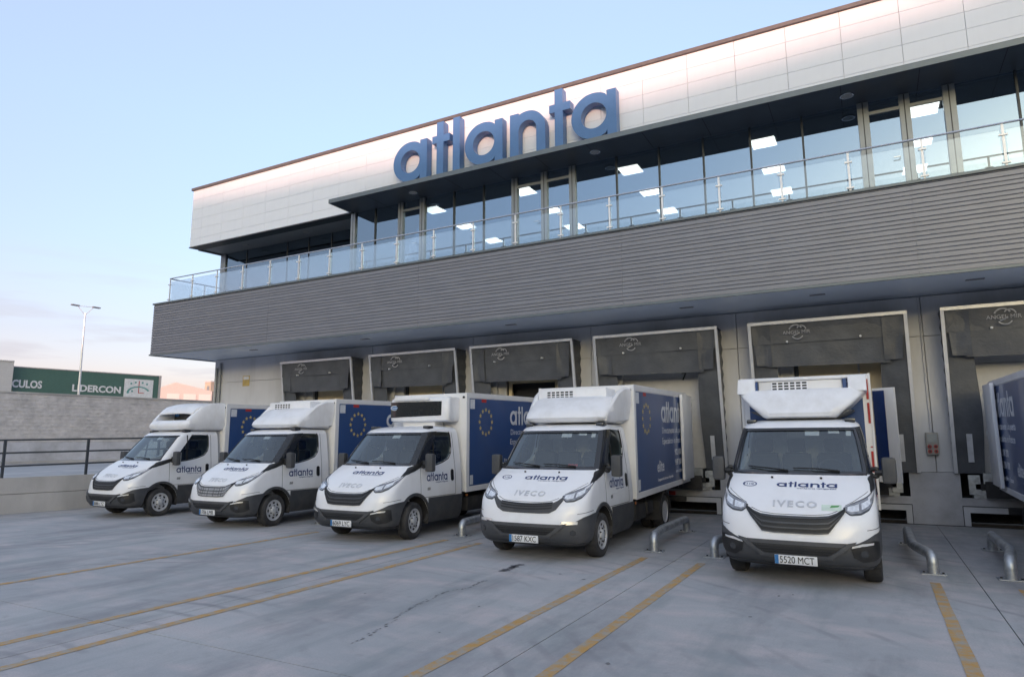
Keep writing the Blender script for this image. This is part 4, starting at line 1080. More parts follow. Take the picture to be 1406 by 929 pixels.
# ---- roof gear
def loft(rows, smooth=34):
    """rows: list of (y profile points) -> strips. rows[j] = list of Vector."""
    bm = bmesh.new(); G = [[bm.verts.new(p) for p in r] for r in rows]
    for A, Bq in zip(G, G[1:]):
        for i in range(len(A) - 1): bm.faces.new((A[i], A[i + 1], Bq[i + 1], Bq[i]))
    return bm, G
def fairing(rows, yr, n=28, ex=2.6):
    """Closed fairing from slices (z, y front, half width, bow); back flat at yr."""
    bm = bmesh.new(); rings = []
    for z, yc, wd, D in rows:
        ring = [bm.verts.new((-wd, yr, z))]
        for k in range(-n, n + 1):
            t = PI * abs(k) / n / 2; x = wd * math.sin(t) ** (2 / ex) if k else 0; y = yc + min(D, yr - yc - .01) * (1 - max(0, math.cos(t)) ** (2 / ex))
            ring.append(bm.verts.new((x if k > 0 else -x, y, z)))
        ring.append(bm.verts.new((wd, yr, z))); rings.append(ring)
    m = len(rings[0])
    for A, Bq in zip(rings, rings[1:]):
        for k in range(m): bm.faces.new((A[k], A[(k + 1) % m], Bq[(k + 1) % m], Bq[k]))
    bm.faces.new(rings[0][::-1]); bm.faces.new(rings[-1]); return bm
# kind A (trucks two and four): full-width bulged fairing, unit with a vent grid behind it, flared wings
keep('fairing_a', fairing([(2.27, 1.72, .80, .30), (2.30, 1.62, .83, .30), (2.36, 1.58, .845, .30), (2.44, 1.62, .85, .32), (2.54, 1.74, .85, .34), (2.62, 1.86, .85, .36), (2.70, 1.98, .84, .36), (2.76, 2.08, .82, .36), (2.78, 2.16, .78, .34)], BX0 - .012), 'fairing', 50)
for sg, nm in ((1, ''), (-1, '_b')):
    rows_ = []
    for y, zlo, zhi in ((1.80, 2.30, 2.40), (1.98, 2.29, 2.56), (2.15, 2.29, 2.70), (2.35, 2.30, 2.86), (2.60, 2.32, 2.955), (BX0 - .014, 2.34, 2.975)):
        f = (y - 1.80) / 1.05; xo = .835 + .155 * f ** 1.1
        rows_.append([Vector((sg * (xo - .10), y, zhi - .03)), Vector((sg * (xo - .05), y - .015, zhi)), Vector((sg * (xo - .005), y, zhi - .03)), Vector((sg * xo, y, (zlo + zhi) / 2)), Vector((sg * (xo - .05 * f - .01), y, zlo)), Vector((sg * (xo - .13), y, zlo))])
    b2, G = loft(rows_)
    for A, Bq in zip(G, G[1:]): b2.faces.new((A[-1], A[0], Bq[0], Bq[-1]))
    b2.faces.new(G[0]); b2.faces.new(G[-1][::-1]); keep('fairing_wing' + nm, b2, 'fairing', 45)
keep('cooling_unit_a', box(bmesh.new(), -.80, .66, 2.30, BX0 - .02, 2.55, 2.955, bev=.03), 'fairing')
def vent(x0, x1, z0, z1, y, nx, nz):
    bm = box(bmesh.new(), x0, x1, y - .006, y + .01, z0, z1); keep_b = bmesh.new(); dx, dz = (x1 - x0) / nx, (z1 - z0) / nz
    for k in range(nx + 1): box(keep_b, x0 + k * dx - .012, x0 + k * dx + .012, y - .018, y - .007, z0, z1)
    for k in range(nz + 1): box(keep_b, x0, x1, y - .024, y - .0185, z0 + k * dz - .009, z0 + k * dz + .009)
    return bm, keep_b
b1, b2 = vent(-.60, -.02, 2.765, 2.91, 2.30, 6, 3); keep('vent_a', b1, 'black'); keep('vent_grid_a', b2, 'fairing')
# kind B (truck five): wedge fairing, wide at the top, recessed vent
rows_ = [(2.275, 1.86, .52, .16), (2.30, 1.74, .56, .18), (2.36, 1.72, .62, .2), (2.48, 1.80, .76, .22), (2.62, 1.92, .90, .24), (2.72, 2.02, .975, .26), (2.755, 2.06, .985, .26)]
keep('fairing_b', fairing(rows_, BX0 - .012, 30, 3.2), 'fairing', 50)
keep('fairing_base', fairing([(2.262, 1.94, .50, .14), (2.30, 1.90, .58, .16), (2.36, 1.90, .72, .2), (2.40, 1.94, .78, .2)], BX0 - .03, 20, 3), 'inner', 50)
for nm, x0, x1 in (('_b', -.985, -.70), ('', .72, .985)): 
    bm = bmesh.new(); prism(bm, [(2.07, 2.70), (2.20, 2.94), (2.23, 2.968), (BX0 - .016, 2.972), (BX0 - .016, 2.70)], x0, x1, 'x')
    bmesh.ops.bevel(bm, geom=bm.edges[:], offset=.02, segments=2, affect='EDGES', profile=.6); keep('fairing_cheek' + nm, bm, 'fairing')
keep('fairing_brow', box(bmesh.new(), -.705, .725, 2.205, BX0 - .018, 2.915, 2.968, bev=.02), 'fairing')
keep('cooling_unit_b', box(bmesh.new(), -.655, .64, 2.24, BX0 - .02, 2.70, 2.912, bev=.015), 'boxwhite')
b1, b2 = vent(-.44, .12, 2.755, 2.895, 2.24, 6, 3); keep('vent_b', b1, 'black'); keep('vent_grid_b', b2, 'fairing')
bm = bmesh.new(); box(bm, -.70, -.66, 2.20, 2.22, 2.76, 2.91); box(bm, .645, .70, 2.20, 2.22, 2.76, 2.91); keep('vent_cheek', bm, 'blue')
# truck three: bare unit with black curved front
bm = fairing([(2.37, 2.45, .80, .16), (2.40, 2.38, .83, .18), (2.48, 2.36, .835, .18), (2.86, 2.38, .835, .18), (2.92, 2.42, .82, .18), (2.935, 2.48, .78, .16)], BX0 - .012, 20, 4.5); keep('cooling_unit_c', bm, 'fairing', 50)
def unit_face(u, v): x = -.80 + 1.46 * u; q = abs(x) / .835; return Vector((x, 2.352 + .18 * (1 - (1 - q ** 4.5) ** (1 / 4.5)) if q < 1 else 2.5, 2.475 + .03 * u + (.36 - .04 * u) * v))
bm, G = loft([[unit_face(i / 24, j / 2) for i in range(25)] for j in range(3)])
r_ = bmesh.ops.extrude_face_region(bm, geom=bm.faces[:])
for v in [v for v in r_['geom'] if isinstance(v, bmesh.types.BMVert)]: v.co.y += .03
keep('unit_front', bm, 'gloss_black', 40)
def oval(x, z, y, rx_, rz_):
    pts = [(x + math.cos(2 * PI * k / 20) * rx_, z + math.sin(2 * PI * k / 20) * rz_) for k in range(20)]; return prism(bmesh.new(), pts, y, y + .02)
keep('unit_badge_ring', oval(-.66, 2.70, 2.362, .112, .058), 'print'); keep('unit_badge', oval(-.66, 2.70, 2.358, .098, .045), 'plateblue')
carr = text_mesh('Carrier', .062, .003, .01); bm = bmesh.new(); bm.from_mesh(carr)
for v in bm.verts: v.co += Vector((-.75, 2.356, 2.683))
keep('badge_lettering', bm, 'print')
keep('unit_foot', box(bmesh.new(), -.5, .4, 2.5, BX0 - .02, 2.27, 2.368), 'boxwhite')
bm = bmesh.new(); box(bm, -.66, .34, 2.33, 2.37, 2.86, 2.925, bev=.012); keep('unit_lid', bm, 'boxwhite')
# truck one: tall open-fronted fairing with the unit inside
keep('fairing_c', fairing([(2.265, 1.70, .82, .30), (2.29, 1.60, .845, .30), (2.36, 1.55, .86, .30), (2.44, 1.56, .865, .32), (2.52, 1.64, .86, .34), (2.545, 1.74, .82, .34)], BX0 - .012, 28, 2.8), 'fairing', 50)
rows_ = []
for y, h, wtop in ((1.80, .02, 1.0), (1.98, .20, 1), (2.15, .36, 1), (2.30, .44, 1), (2.50, .50, 1), (BX0 - .014, .52, 1)):
    f = (y - 1.80) / 1.05; xo = .86 + .12 * f; zt_ = 2.55 + h
    rows_.append((y, xo, zt_))
for sg, nm in ((1, ''), (-1, '_b')):
    R_ = []
    for y, xo, zt_ in rows_: R_.append([Vector((sg * (xo - .16), y, zt_)), Vector((sg * (xo - .04), y - .01, zt_ - .02)), Vector((sg * xo, y, zt_ - .08)), Vector((sg * xo, y, 2.42)), Vector((sg * (xo - .04), y, 2.30)), Vector((sg * (xo - .18), y, 2.30))])
    b2, G = loft(R_)
    for A, Bq in zip(G, G[1:]): b2.faces.new((A[-1], A[0], Bq[0], Bq[-1]))
    b2.faces.new(G[0]); b2.faces.new(G[-1][::-1]); keep('fairing_wing_c' + nm, b2, 'fairing', 45)
bm = bmesh.new(); R_ = [[Vector((x, y, z)) for x in [k / 8 * xo - 0 for k in range(-8, 9)]] for y, xo, z in ((1.93, .74, 2.78), (2.05, .76, 2.90), (2.2, .80, 2.995), (2.40, .80, 3.055), (BX0 - .014, .82, 3.07))]
for r_ in R_:
    for v in r_: v.z -= .05 * (abs(v.x) / .85) ** 3
b2, G = loft(R_); r_ = bmesh.ops.extrude_face_region(b2, geom=b2.faces[:])
for v in [v for v in r_['geom'] if isinstance(v, bmesh.types.BMVert)]: v.co.z -= .04
keep('fairing_hood', b2, 'fairing', 45)
keep('cooling_unit_d', box(bmesh.new(), -.70, .60, 2.36, BX0 - .02, 2.50, 2.94, bev=.03), 'fairing'); keep('unit_front_d', box(bmesh.new(), -.64, .56, 2.345, 2.37, 2.56, 2.83, bev=.01), 'gloss_black')
keep('unit_badge_d', oval(-.50, 2.72, 2.33, .10, .05), 'plateblue')

# word marks on cab
def cab_print(me, s0, kind, z0, tilt=0, sgn=1, zscale=1.0):
    bm = bmesh.new(); bm.from_mesh(me)
    bmesh.ops.triangulate(bm, faces=bm.faces[:])
    for v in bm.verts:
        x_, d, z_ = v.co
        z = z0 + z_ * zscale
        s = fx(s0 + x_, z) if kind == 'front' else fy(s0 + x_, z)
        p = surf(*s); n = nrm(*s)
        v.co = p + n * (.0045 - d)
        if sgn < 0: v.co.x = -v.co.x
    return bm
keep('hood_logo', cab_print(logo_mesh(.78, .0015, 20), -.25, 'front', 1.272, zscale=.36), 'navy')
keep('hood_strapline', cab_print(text_mesh('transporte refrigerado', .055, .0015), .02, 'front', 1.252, zscale=.32), 'navy')
keep('hood_badge', cab_print(text_mesh('IVECO', .165, .008, .022, 1.28), -.27, 'front', 1.03, zscale=.62), 'chrome')
keep('door_logo', cab_print(logo_mesh(.76, .0015, 24), 1.40, 'side', 1.105, zscale=.97), 'navy')
keep('door_strapline', cab_print(text_mesh('transporte refrigerado', .05, .0015), 1.72, 'side', 1.065), 'navy')
keep('door_code', cab_print(join_meshes([]).__class__ and text_mesh('##', .09, .0015, .02), 1.42, 'side', .93), 'inner')
num_ring = bmesh.new(); arcstrip(num_ring, 0, 0, .085, .10, 0, 2 * PI, 20, 0, .0015)
nr = mesh(num_ring, 'ring')
keep('unit_number_ring', cab_print(nr, -.62, 'front', 1.30, zscale=.33), 'navy')
keep('unit_number', cab_print(text_mesh('1110', .075, .0015, .01), -.70, 'front', 1.29, zscale=.36), 'navy')
MT['sticker'] = mat('pale_sticker', (.56, .66, .58), .5)
keep('eco_sticker', (lambda bm: (patch(bm, ruled([fx(.34, 1.00), fx(.58, 1.00)], [fx(.34, 1.07), fx(.58, 1.07)]), 6, 2, .004, .006), bm)[-1])(bmesh.new()), 'sticker')
keep('eco_leaf', (lambda bm: (patch(bm, ruled([fx(.44, 1.035), fx(.54, 1.045)], [fx(.46, 1.06), fx(.56, 1.065)]), 4, 2, .006, .004), bm)[-1])(bmesh.new()), 'green')
keep('warning_card', box(bmesh.new(), .30, .48, 1.18, 1.19, 1.44, 1.52), 'red')

def plate_meshes(txt):
    y = -.035
    t = text_mesh(txt, .118, .002, 0, .98); wd = t['width']
    bm = bmesh.new(); bm.from_mesh(t)
    sx = .42 / wd
    for v in bm.verts: v.co = Vector((v.co.x * sx - .195, v.co.y + y - .004, v.co.z * 1.05 + .325))
    me = mesh(bm, 'plate_lettering'); me.materials.append(MT['ink']); return me
keep('number_plate', box(bmesh.new(), -.26, .26, -.035, -.016, .308, .425, bev=.003), 'plate')
keep('plate_band', box(bmesh.new(), -.258, -.212, -.0375, -.034, .31, .423), 'plateblue')

GROUP = 'refrigerated delivery trucks parked at the loading docks'
def P(name, key, parent, rot=None, loc=None):
    me = ME[key] if isinstance(key, str) else key
    return link(name, me, None, parent, loc, rot)
def truck(cx, by, label, plate, kind, grille='slats', yaw=0.0, white_pillar=False, wide_drl=False, rear_doors=True, number=False, steer=0.0, eco=False, card=False):
    T = empty('delivery_truck', (cx, by, 0), label, 'truck', GROUP, yaw)
    body = link('cab_body', cab_me, None, T)
    def P2(name, key, parent):
        pa = parent if isinstance(parent, tuple) else (parent, parent)
        return P(name, key, pa[0]), P(name, key + '_b', pa[1])
    ws_ = P('windscreen', 'windscreen', T)
    for k in ((0, 1, 2) if number else (0,)): P('windscreen_sticker', 'windscreen_sticker%d' % k, ws_)
    P('bulkhead', 'bulkhead', T)
    P('windscreen_surround', 'windscreen_surround', T)
    P2('pillar_cover', 'pillar_trim' if white_pillar else 'pillar_cover', T)
    P2('scuttle_trim', 'scuttle_trim', T)
    P2('wiper', 'wiper', T); P2('washer_nozzle', 'washer_nozzle', body); P2('marker_lamp', 'marker_lamp', T)
    bpart = P('front_bumper', 'front_bumper', T)
    P('lower_intake', 'lower_intake', bpart); P('intake_slat', 'intake_slat', bpart); P('intake_frame', 'intake_frame', bpart); P('bumper_lip', 'bumper_lip', bpart)
    if wide_drl: P2('daytime_light', 'daytime_light_wide', bpart)
    else: P2('fog_recess', 'fog_recess', bpart); P2('daytime_light', 'daytime_light', bpart)
    P2('fog_lens', 'fog_lens', bpart)
    np_ = P('number_plate', 'number_plate', T); P('plate_band', 'plate_band', np_); link('plate_lettering', plate_meshes(plate), None, np_)
    if grille == 'narrow': gr = P('grille', 'grille_narrow', T); P('grille_fins', 'grille_fins', gr)
    else:
        gr = P('grille', 'grille', T)
        for k in range(4): P('grille_bar', 'grille_bar%d' % k, gr)
        if grille == 'mesh': P('grille_mesh', 'grille_mesh', gr)
    hl = P2('headlamp', 'headlamp', T); P2('headlamp_bezel', 'headlamp_bezel', hl); P2('reflector', 'headlamp_reflector', hl); P2('lens', 'headlamp_lens', hl); P2('turn_light', 'turn_light', hl)
    P2('side_cladding', 'side_cladding', T); P2('arch_flare', 'arch_flare', T); P2('arch_liner', 'arch_liner', T)
    d = P2('door', 'door_skin', T); P2('door_seam', 'door_seam', d); P2('door_handle', 'door_handle', d); P('door_logo', 'door_logo', d[0]); P('door_strapline', 'door_strapline', d[0]); P('door_code', 'door_code', d[0])
    sw = P2('side_window', 'side_window', T); P2('window_divider', 'window_divider', sw); P2('window_rubber', 'window_rubber', sw)
    mm = P2('wing_mirror', 'wing_mirror', T); P2('mirror_glass', 'mirror_glass', mm); P2('mirror_arm', 'mirror_arm', mm)
    P2('hood_seam', 'hood_seam', body); P2('fender_seam', 'fender_seam', body); P2('swage_line', 'swage_line', d); P('skin_seam', 'skin_seam', body); P('hood_logo', 'hood_logo', body); P('hood_strapline', 'hood_strapline', body); P('hood_badge', 'hood_badge', body)
    if number: P('unit_number', 'unit_number', body); P('unit_number_ring', 'unit_number_ring', body)
    if eco: P('eco_sticker', 'eco_sticker', body); P('eco_leaf', 'eco_leaf', body)
    if card: P('warning_card', 'warning_card', T)
    P('dashboard', 'dashboard', T); [P('headrest', 'headrest%d' % k, P('seat', 'seat%d' % k, T)) for k in range(3)]; P('steering_wheel', 'steering_wheel', T); P('inside_mirror', 'inside_mirror', T)
    def wheel(key, x, y, rz):
        W = P('wheel', key + '_tyre', T, (0, 0, rz), (x, y, .362)); P('rim', key + '_rim', W); P('rim_vent', key + '_slot', W); P('wheel_nut', key + '_nut', W)
    wheel('front', .88, 1.0, steer); wheel('front', -.88, 1.0, PI + steer)
    wheel('rear', .88, AX2, 0); wheel('rear', -.88, AX2, PI); wheel('rear', .60, AX2, 0); wheel('rear', -.60, AX2, PI)
    cr_ = P2('chassis_rail', 'chassis_rail', T); P2('mud_flap', 'mud_flap', P2('mudguard', 'mudguard', T)); P2('tail_lamp', 'tail_lamp', T)
    for k in range(5): P('cross_beam', 'cross_beam%d' % k, cr_[0])
    for nm in ('fuel_tank', 'battery_box', 'air_tank', 'rear_axle', 'rear_bar'): P(nm, nm, T)
    bxo = P('cargo_box', 'cargo_box', T); P('edge_rail', 'edge_rail', bxo); P2('clearance_lamp', 'clearance_lamp', bxo)
    sp = P('side_panel', 'side_panel', T); [P('logo' if k == 0 else 'lettering', 'box_lettering%d' % k, sp) for k in range(N_R)]; P('star_ring', 'star_ring', sp); P('sticker', 'sticker0', sp); P('sticker', 'sticker1', sp); P('red_label', 'red_label', sp)
    sp = P('side_panel', 'side_panel_b', T); [P('logo' if k == 0 else 'lettering', 'box_lettering_b%d' % k, sp) for k in range(N_L)]
    if rear_doors:
        for nm in ('rear_door', 'rear_door_b'):
            if kind == 'B' and nm == 'rear_door': rd = P('rear_door', 'rear_door_open', T); P('door_lining', 'door_lining', rd)
            else: rd = P('rear_door', nm, T)
            P('hinge', nm + '_hinge', rd)
    P('side_marker', 'side_marker', T)
    if kind == 'B':
        P('front_panel', 'front_panel', bxo)
        for k in range(5): P('reflective_tape', 'tape%d' % k, bxo)
    if kind == 'A':
        f = P('roof_fairing', 'fairing_a', T); P2('fairing_wing', 'fairing_wing', f); u = P('cooling_unit', 'cooling_unit_a', T); P('vent', 'vent_a', u); P('vent_grid', 'vent_grid_a', u)
    elif kind == 'B':
        f = P('roof_fairing', 'fairing_b', T); P('fairing_base', 'fairing_base', f); P2('fairing_cheek', 'fairing_cheek', f); P('fairing_brow', 'fairing_brow', f); u = P('cooling_unit', 'cooling_unit_b', T); P('vent', 'vent_b', u); P('vent_grid', 'vent_grid_b', u); P('vent_cheek', 'vent_cheek', u)
    elif kind == 'C':
        u = P('cooling_unit', 'cooling_unit_c', T); P('unit_front', 'unit_front', u); P('unit_badge', 'unit_badge', u); P('badge_ring', 'unit_badge_ring', u); P('badge_lettering', 'badge_lettering', u); P('unit_foot', 'unit_foot', u); P('unit_lid', 'unit_lid', u)
    else:
        f = P('roof_fairing', 'fairing_c', T); P2('fairing_wing', 'fairing_wing_c', f); P('fairing_hood', 'fairing_hood', f); u = P('cooling_unit', 'cooling_unit_d', T); P('unit_front', 'unit_front_d', u); P('unit_badge', 'unit_badge_d', u)
    return T
truck(-17.76, 10.33, 'white refrigerated truck beside the low concrete wall, open arched fairing on its cab roof', '8086 LYZ', 'D', white_pillar=True, steer=R(0))
truck(-13.36, 10.20, 'white refrigerated truck with square mesh grille, second from the concrete wall', '1706 LMR', 'A', grille='mesh', steer=R(4))
truck(-9.21, 10.03, 'white refrigerated truck with black fronted cooling unit over the cab, plate 6069 LYC', '6069 LYC', 'C', steer=R(8))
truck(-5.12, 9.84, 'white refrigerated truck with narrow older grille, plate 1587 KXC', '1587 KXC', 'A', grille='narrow', wide_drl=True, number=True, card=True, yaw=R(1.2))
truck(-1.03, 9.75, 'white refrigerated truck seen head-on with wedge fairing, plate 5520 MCT', '5520 MCT', 'B', number=True, eco=True)
truck(3.27, 9.75, 'blue sided truck at the far right dock, only the rear of its box showing', '4410 LVB', 'A')

# ------------------------------------------------------------------ left boundary: low wall, railing, ramp, block wall
def bpt(b, y): return b.x + (y - b.y) * .154
w0 = Vector((-21.06, 9.59, 0))
def wallprism(base, y0, y1, t, z0, z1, dz0=0, dz1=0):
    """Wall following the boundary direction; z1 may climb from y0 to y1."""
    bm = bmesh.new(); n = 30; rows_ = []
    for k in range(n + 1):
        y = y0 + (y1 - y0) * k / n; x = bpt(base, y); zt = z1 + dz0 + (dz1 - dz0) * k / n
        rows_.append([bm.verts.new(p) for p in ((x, y, z0), (x, y, zt), (x - t, y, zt), (x - t, y, z0))])
    for A, Bq in zip(rows_, rows_[1:]):
        for q in range(4): bm.faces.new((A[q], A[(q + 1) % 4], Bq[(q + 1) % 4], Bq[q]))
    bm.faces.new(rows_[0]); bm.faces.new(rows_[-1][::-1]); return bm
LW = empty('retaining_wall', w0, 'low concrete retaining wall at the edge of the yard', 'wall')
part('lower_lift', wallprism(w0, 0, 24, .25, 0, .510, 0, .02), 'lowwall', LW)
part('upper_lift', wallprism(w0 + Vector((-.012, 0, 0)), 0, 24, .24, .532, .965, -.06, .10), 'lowwall', LW)
RG = empty('ramp_railing', w0 + Vector((-.1, 0, .97)), 'dark grey metal railing on the low concrete wall', 'railing')
rb = w0 + Vector((-.12, 0, 0))
k = -4
while k <= 6:
    y = 9.58 + 2.05 * k; x = bpt(rb, y); dz = .016 * (y - 9.58)
    part('railing_post', bx(x - .03, x + .03, y - .03, y + .03, .90 + dz, 2.0 + dz), 'railpaint', RG); k += 1
for zr, h in ((2.0, .05), (1.645, .05), (1.285, .05)):
    bm = bmesh.new(); A = []
    for y in (1.4, 22): x = bpt(rb, y); dz = .016 * (y - 9.58); A.append([bm.verts.new((x + dx, y, zr + dz + d)) for dx, d in ((-.02, -h / 2), (.02, -h / 2), (.02, h / 2), (-.02, h / 2))])
    for q in range(4): bm.faces.new((A[0][q], A[0][(q + 1) % 4], A[1][(q + 1) % 4], A[1][q]))
    bm.faces.new(A[0]); bm.faces.new(A[1][::-1]); part('rail', bm, 'railpaint', RG)
# ramp road behind
b1 = Vector((-37.97, 16.6, 0))
def strip_ground(name, base0, base1, z, m, y0=-10, y1=70, th=.3):
    bm = bmesh.new()
    prism(bm, [(bpt(base1, y0), y0), (bpt(base0, y0), y0), (bpt(base0, y1), y1), (bpt(base1, y1), y1)], z - th, z, 'z')
    o = obj(name, bm, MT[m]); tag(o, kind='structure'); return o
strip_ground('ramp_road', w0 + Vector((-.26, 0, 0)), b1 + Vector((1.2, 0, 0)), .90, 'concrete', th=.9)
strip_ground('ramp_pavement', b1 + Vector((1.199, 0, 0)), b1 + Vector((-.5, 0, 0)), 1.03, 'lowwall', th=1.0)
BW = empty('block_wall', b1, 'tall split-face block wall behind the ramp', 'wall')
part('wall_base', wallprism(b1, -4, 60, .3, 1.0, 1.95), 'plinth', BW)
bm = bmesh.new(); rb2 = random.Random(5)
nrow = 13; hrow = (4.40 - 1.96) / nrow
for r_ in range(nrow):
    y = 2.0 + (.2 if r_ % 2 else 0)
    while y < 46:
        x = bpt(b1, y); z0 = 1.955 + r_ * hrow; p = rb2.uniform(0, .022)
        x2 = bpt(b1, y + .393)
        vs = []
        for (xx, yy) in ((x, y), (x2, y + .393)):
            for zz in (z0, z0 + hrow - .002): vs.append((xx, yy, zz))
        a0, a1, c0, c1 = [Vector(v) for v in vs]
        f = [bm.verts.new(v + Vector((p * .3, 0, 0))) for v in (a0, c0, c1, a1)]
        mid = bm.verts.new((a0 + c1) / 2 + Vector((p * .6 + .012, rb2.uniform(-.08, .08), rb2.uniform(-.03, .03))))
        bk = [bm.verts.new(v - Vector((.08, 0, 0))) for v in (a0, c0, c1, a1)]
        for q in range(4): bm.faces.new((f[q], f[(q + 1) % 4], mid)); bm.faces.new((f[q], bk[q], bk[(q + 1) % 4], f[(q + 1) % 4]))
        y += .395
blk = part('block_courses', bm, 'block', BW); blk['kind'] = 'stuff'
part('wall_core', wallprism(b1 + Vector((-.02, 0, 0)), -4, 60, .2, 1.955, 4.37), 'block', BW)
part('wall_coping', wallprism(b1 + Vector((.05, 0, 0)), -4, 60, .4, 4.39, 4.47), 'lowwall', BW)

# ------------------------------------------------------------------ far buildings and lamp post
GP0 = Vector((-72.94, 32.85, 0)); GD = Vector((.2307, .973, 0)); GN = Vector((.973, -.2307, 0))
def gpt(d, out_, z): p = GP0 + GD * d + GN * out_; return Vector((p.x, p.y, z))
def gbox(bm, d0, d1, o0, o1, z0, z1):
    vs = [bm.verts.new(gpt(d, o_, z)) for z in (z0, z1) for d, o_ in ((d0, o1), (d1, o1), (d1, o0), (d0, o0))]
    for f in ((0, 3, 2, 1), (4, 5, 6, 7), (0, 1, 5, 4), (1, 2, 6, 5), (2, 3, 7, 6), (3, 0, 4, 7)): bm.faces.new([vs[i] for i in f])
    return bm
GB = empty('green_warehouse', gpt(0, 0, 0), 'dark green warehouse behind the block wall, white letters LIDERCON on it', 'building')
part('wall', gbox(bmesh.new(), 0, 13.6, -18, 0, 0, 9.17), 'greenclad', GB)
for k in range(28): part('cladding_rib', gbox(bmesh.new(), k * .486 + .1, k * .486 + .22, .001, .010, 5.5, 9.14), 'greenclad', GB)
part('roof_edge', gbox(bmesh.new(), -.05, 13.68, -18.1, .06, 9.171, 9.27), 'pinkbuild', GB)
part('corner_trim', gbox(bmesh.new(), 13.42, 13.67, -.2, .05, 0, 9.17), 'pinkbuild', GB)
def gtext(body, d, z, size, w_target, m, parent, zs=1.0):
    s_ = w_target / text_mesh(body, size, .02, .035)['width']
    for k, chr_ in enumerate(body):
        t = text_mesh(chr_, size, .02, .035); x0 = text_mesh(body[:k + 1], size, .02, .035)['width'] - t['width']
        bm = bmesh.new(); bm.from_mesh(t)
        for v in bm.verts: v.co = gpt(d + (x0 + v.co.x) * s_, .05 - v.co.y, z + v.co.z * zs)
        part('letter', bm, m, parent)
gtext('CULOS', .10, 7.25, 1.0, 2.45, 'print', GB); gtext('LIDERCON', 5.15, 7.13, .95, 4.5, 'print', GB)
bd = part('logo_board', gbox(bmesh.new(), 9.95, 12.85, .04, .07, 6.2, 8.72), 'print', GB)
bm = bmesh.new(); arcstrip(bm, 0, 0, .80, .98, .35, PI * 1.05, 18, 0, .015)
for v in bm.verts: v.co = gpt(11.40 + v.co.x * 1.2, .075 + v.co.y, 7.25 + v.co.z * .72)
part('logo_arc', bm, 'teal', bd)
part('logo_stem', gbox(bmesh.new(), 11.36, 11.44, .075, .09, 7.2, 8.55), 'red', bd); part('logo_foot', gbox(bmesh.new(), 11.44, 11.95, .075, .09, 7.2, 7.27), 'red', bd)
for d, z in ((10.62, 8.22), (11.05, 8.36), (11.75, 8.36), (12.2, 8.22), (10.75, 7.4)):
    part('logo_dot', gbox(bmesh.new(), d - .09, d + .09, .075, .09, z - .09, z + .09), 'teal', bd)
WB = empty('pale_warehouse', gpt(-10, 1, 0), 'pale grey panelled building left of the green warehouse', 'building')
part('wall', gbox(bmesh.new(), -16, -.06, -14, .9, 0, 9.6), 'palebuild', WB)
for z in (6.4, 7.2, 8.0, 8.8): part('wall_seam', gbox(bmesh.new(), -16, -.07, .901, .912, z, z + .04), 'seam', WB)
part('roof_edge', gbox(bmesh.new(), -16.1, -.05, -14.1, .98, 9.601, 9.70), 'wall', WB)
# pinkish gabled warehouse farther along
PP = Vector((-118.0, 98.0, 0))
def ray_xy(px, dist):                # plan position along a bearing from the yard
    t = R(px); return Vector((math.sin(t) * dist, math.cos(t) * dist, 0))
PB = empty('gabled_warehouse', ray_xy(-54.2, 150), 'pinkish warehouse with a low gable beyond the green one', 'building')
c0 = ray_xy(-56.9, 150); c1 = ray_xy(-52.9, 150); dv = (c1 - c0).normalized(); nv = Vector((dv.y, -dv.x, 0)); Lp = (c1 - c0).length
def ppt(d, o_, z): p = c0 + dv * d + nv * o_; return Vector((p.x, p.y, z))
def pbox(d0, d1, o0, o1, z0, z1):
    bm = bmesh.new(); vs = [bm.verts.new(ppt(d, o_, z)) for z in (z0, z1) for d, o_ in ((d0, o1), (d1, o1), (d1, o0), (d0, o0))]
    for f in ((0, 3, 2, 1), (4, 5, 6, 7), (0, 1, 5, 4), (1, 2, 6, 5), (2, 3, 7, 6), (3, 0, 4, 7)): bm.faces.new([vs[i] for i in f])
    return bm
part('wall', pbox(0, Lp, -20, 0, 0, 12.2), 'pinkbuild', PB)
bm = bmesh.new(); A = [bm.verts.new(ppt(d, 0, z)) for d, z in ((-.3, 12.2), (Lp * .34, 13.9), (Lp + .3, 12.2))]; A2 = [bm.verts.new(ppt(d, -20, z)) for d, z in ((-.3, 12.2), (Lp * .34, 13.9), (Lp + .3, 12.2))]
bm.faces.new(A); bm.faces.new(A2[::-1])
for q in range(3): bm.faces.new((A[q], A[(q + 1) % 3], A2[(q + 1) % 3], A2[q]))
part('gable_roof', bm, 'pinkbuild', PB)
for d in (2.2, 5.2, 8.0): part('shutter_door', pbox(d, d + 2.3, .02, .08, 8.6, 11.6), 'palebuild', PB)
TB = empty('tan_tower', ray_xy(-50.9, 170), 'narrow tan building catching the last sun beside the warehouse corner', 'building')
t0 = ray_xy(-53.45, 165)
part('wall', bx(t0.x, t0.x + 2.0, t0.y, t0.y + 6, 0, 15.2), 'tan', TB); part('roof_edge', bx(t0.x - .1, t0.x + 2.1, t0.y - .1, t0.y + 6.1, 15.2, 15.5), 'pinkbuild', TB)
for z in (11.6, 13.4): part('window', bx(t0.x + .8, t0.x + 1.6, t0.y - .04, t0.y + .02, z, z + 1.0), 'frame', TB)

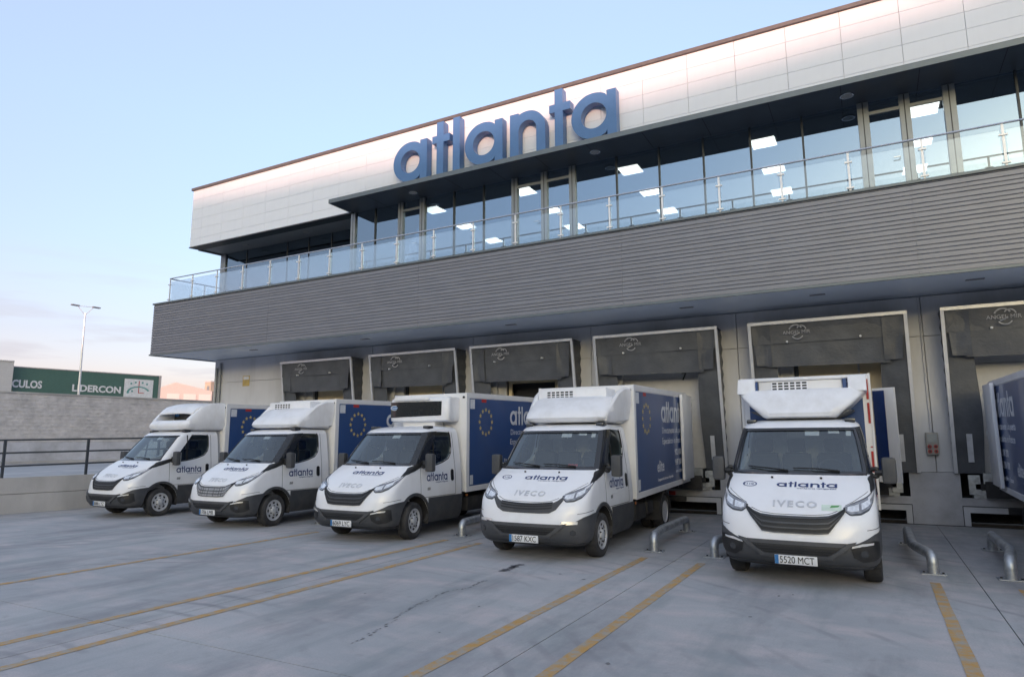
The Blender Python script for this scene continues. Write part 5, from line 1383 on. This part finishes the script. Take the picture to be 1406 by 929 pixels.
LP = empty('lamp_post', (-39.63, 21.3, 0), 'tall slim lamp post with two lamp heads behind the block wall', 'lamp post')
part('pole', tube(bmesh.new(), [(-39.63, 21.3, 0), (-39.63, 21.3, 4), (-39.67, 21.25, 9.35)], [.085, .07, .04], 10), 'alu', LP, smooth=True)
for sg in (-1, 1):
    part('arm', tube(bmesh.new(), [(-39.67, 21.25, 9.2), (-39.67 + sg * .12, 21.25 + sg * .28, 9.60), (-39.67 + sg * .14, 21.25 + sg * .36, 9.72)], .018, 8), 'alu', LP)
    a_ = part('lamp_head', bx(-39.67 + sg * .16 - .09, -39.67 + sg * .16 + .09, 21.25 + sg * .50 - .22, 21.25 + sg * .50 + .22, 9.69, 9.77, bev=.03), 'frame', LP)
part('cross_arm', tube(bmesh.new(), [(-39.67 - .14, 21.25 - .36, 9.71), (-39.67 + .14, 21.25 + .36, 9.73)], .016, 8), 'alu', LP)

# unseen ridge added behind the camera, its profile shaped to shadow the facade
k_el = math.tan(R(SUN_EL)); hx, hy = math.sin(R(SUN_AZ)), math.cos(R(SUN_AZ))
HD = 150.0                                                     # distance of the ridge from the facade, along the sun's bearing
def ridge_top(xw):                                             # shadow height wanted on the facade at X = xw
    P_ = [(-150, 8), (-92, 8), (-82, 13), (-50, 13), (-43, 9), (-38, 6.6), (-33, 8.6), (-28, 11.4), (-24, 12.2), (-20, 11.88), (-14, 11.5), (-9, 11.4), (-4, 11.62), (0, 11.86), (4, 12.1), (14, 12.6), (60, 14), (200, 14)]
    for p, q in zip(P_, P_[1:]):
        if xw <= q[0]:
            f = (xw - p[0]) / (q[0] - p[0]); return p[1] + (q[1] - p[1]) * f
    return P_[-1][1]
bm = bmesh.new(); rows_ = []
xw = -160
while xw <= 220:
    zt = ridge_top(xw) + HD * k_el + .12 * noise.noise(Vector((xw * .21, 3, 0)))
    cx, cy = xw + hx * HD, YB + hy * HD
    rows_.append([bm.verts.new((cx, cy + d, max(-.05, zt * f))) for d, f in ((95, 0), (45, .5), (12, .9), (0, 1.0), (-30, .95), (-90, 0))])
    xw += 2.0
for A, Bq in zip(rows_, rows_[1:]):
    for q in range(5): bm.faces.new((A[q], A[q + 1], Bq[q + 1], Bq[q]))
o = obj('sun_blocker', bm, MT['blocker'], smooth='all'); tag(o, kind='structure')
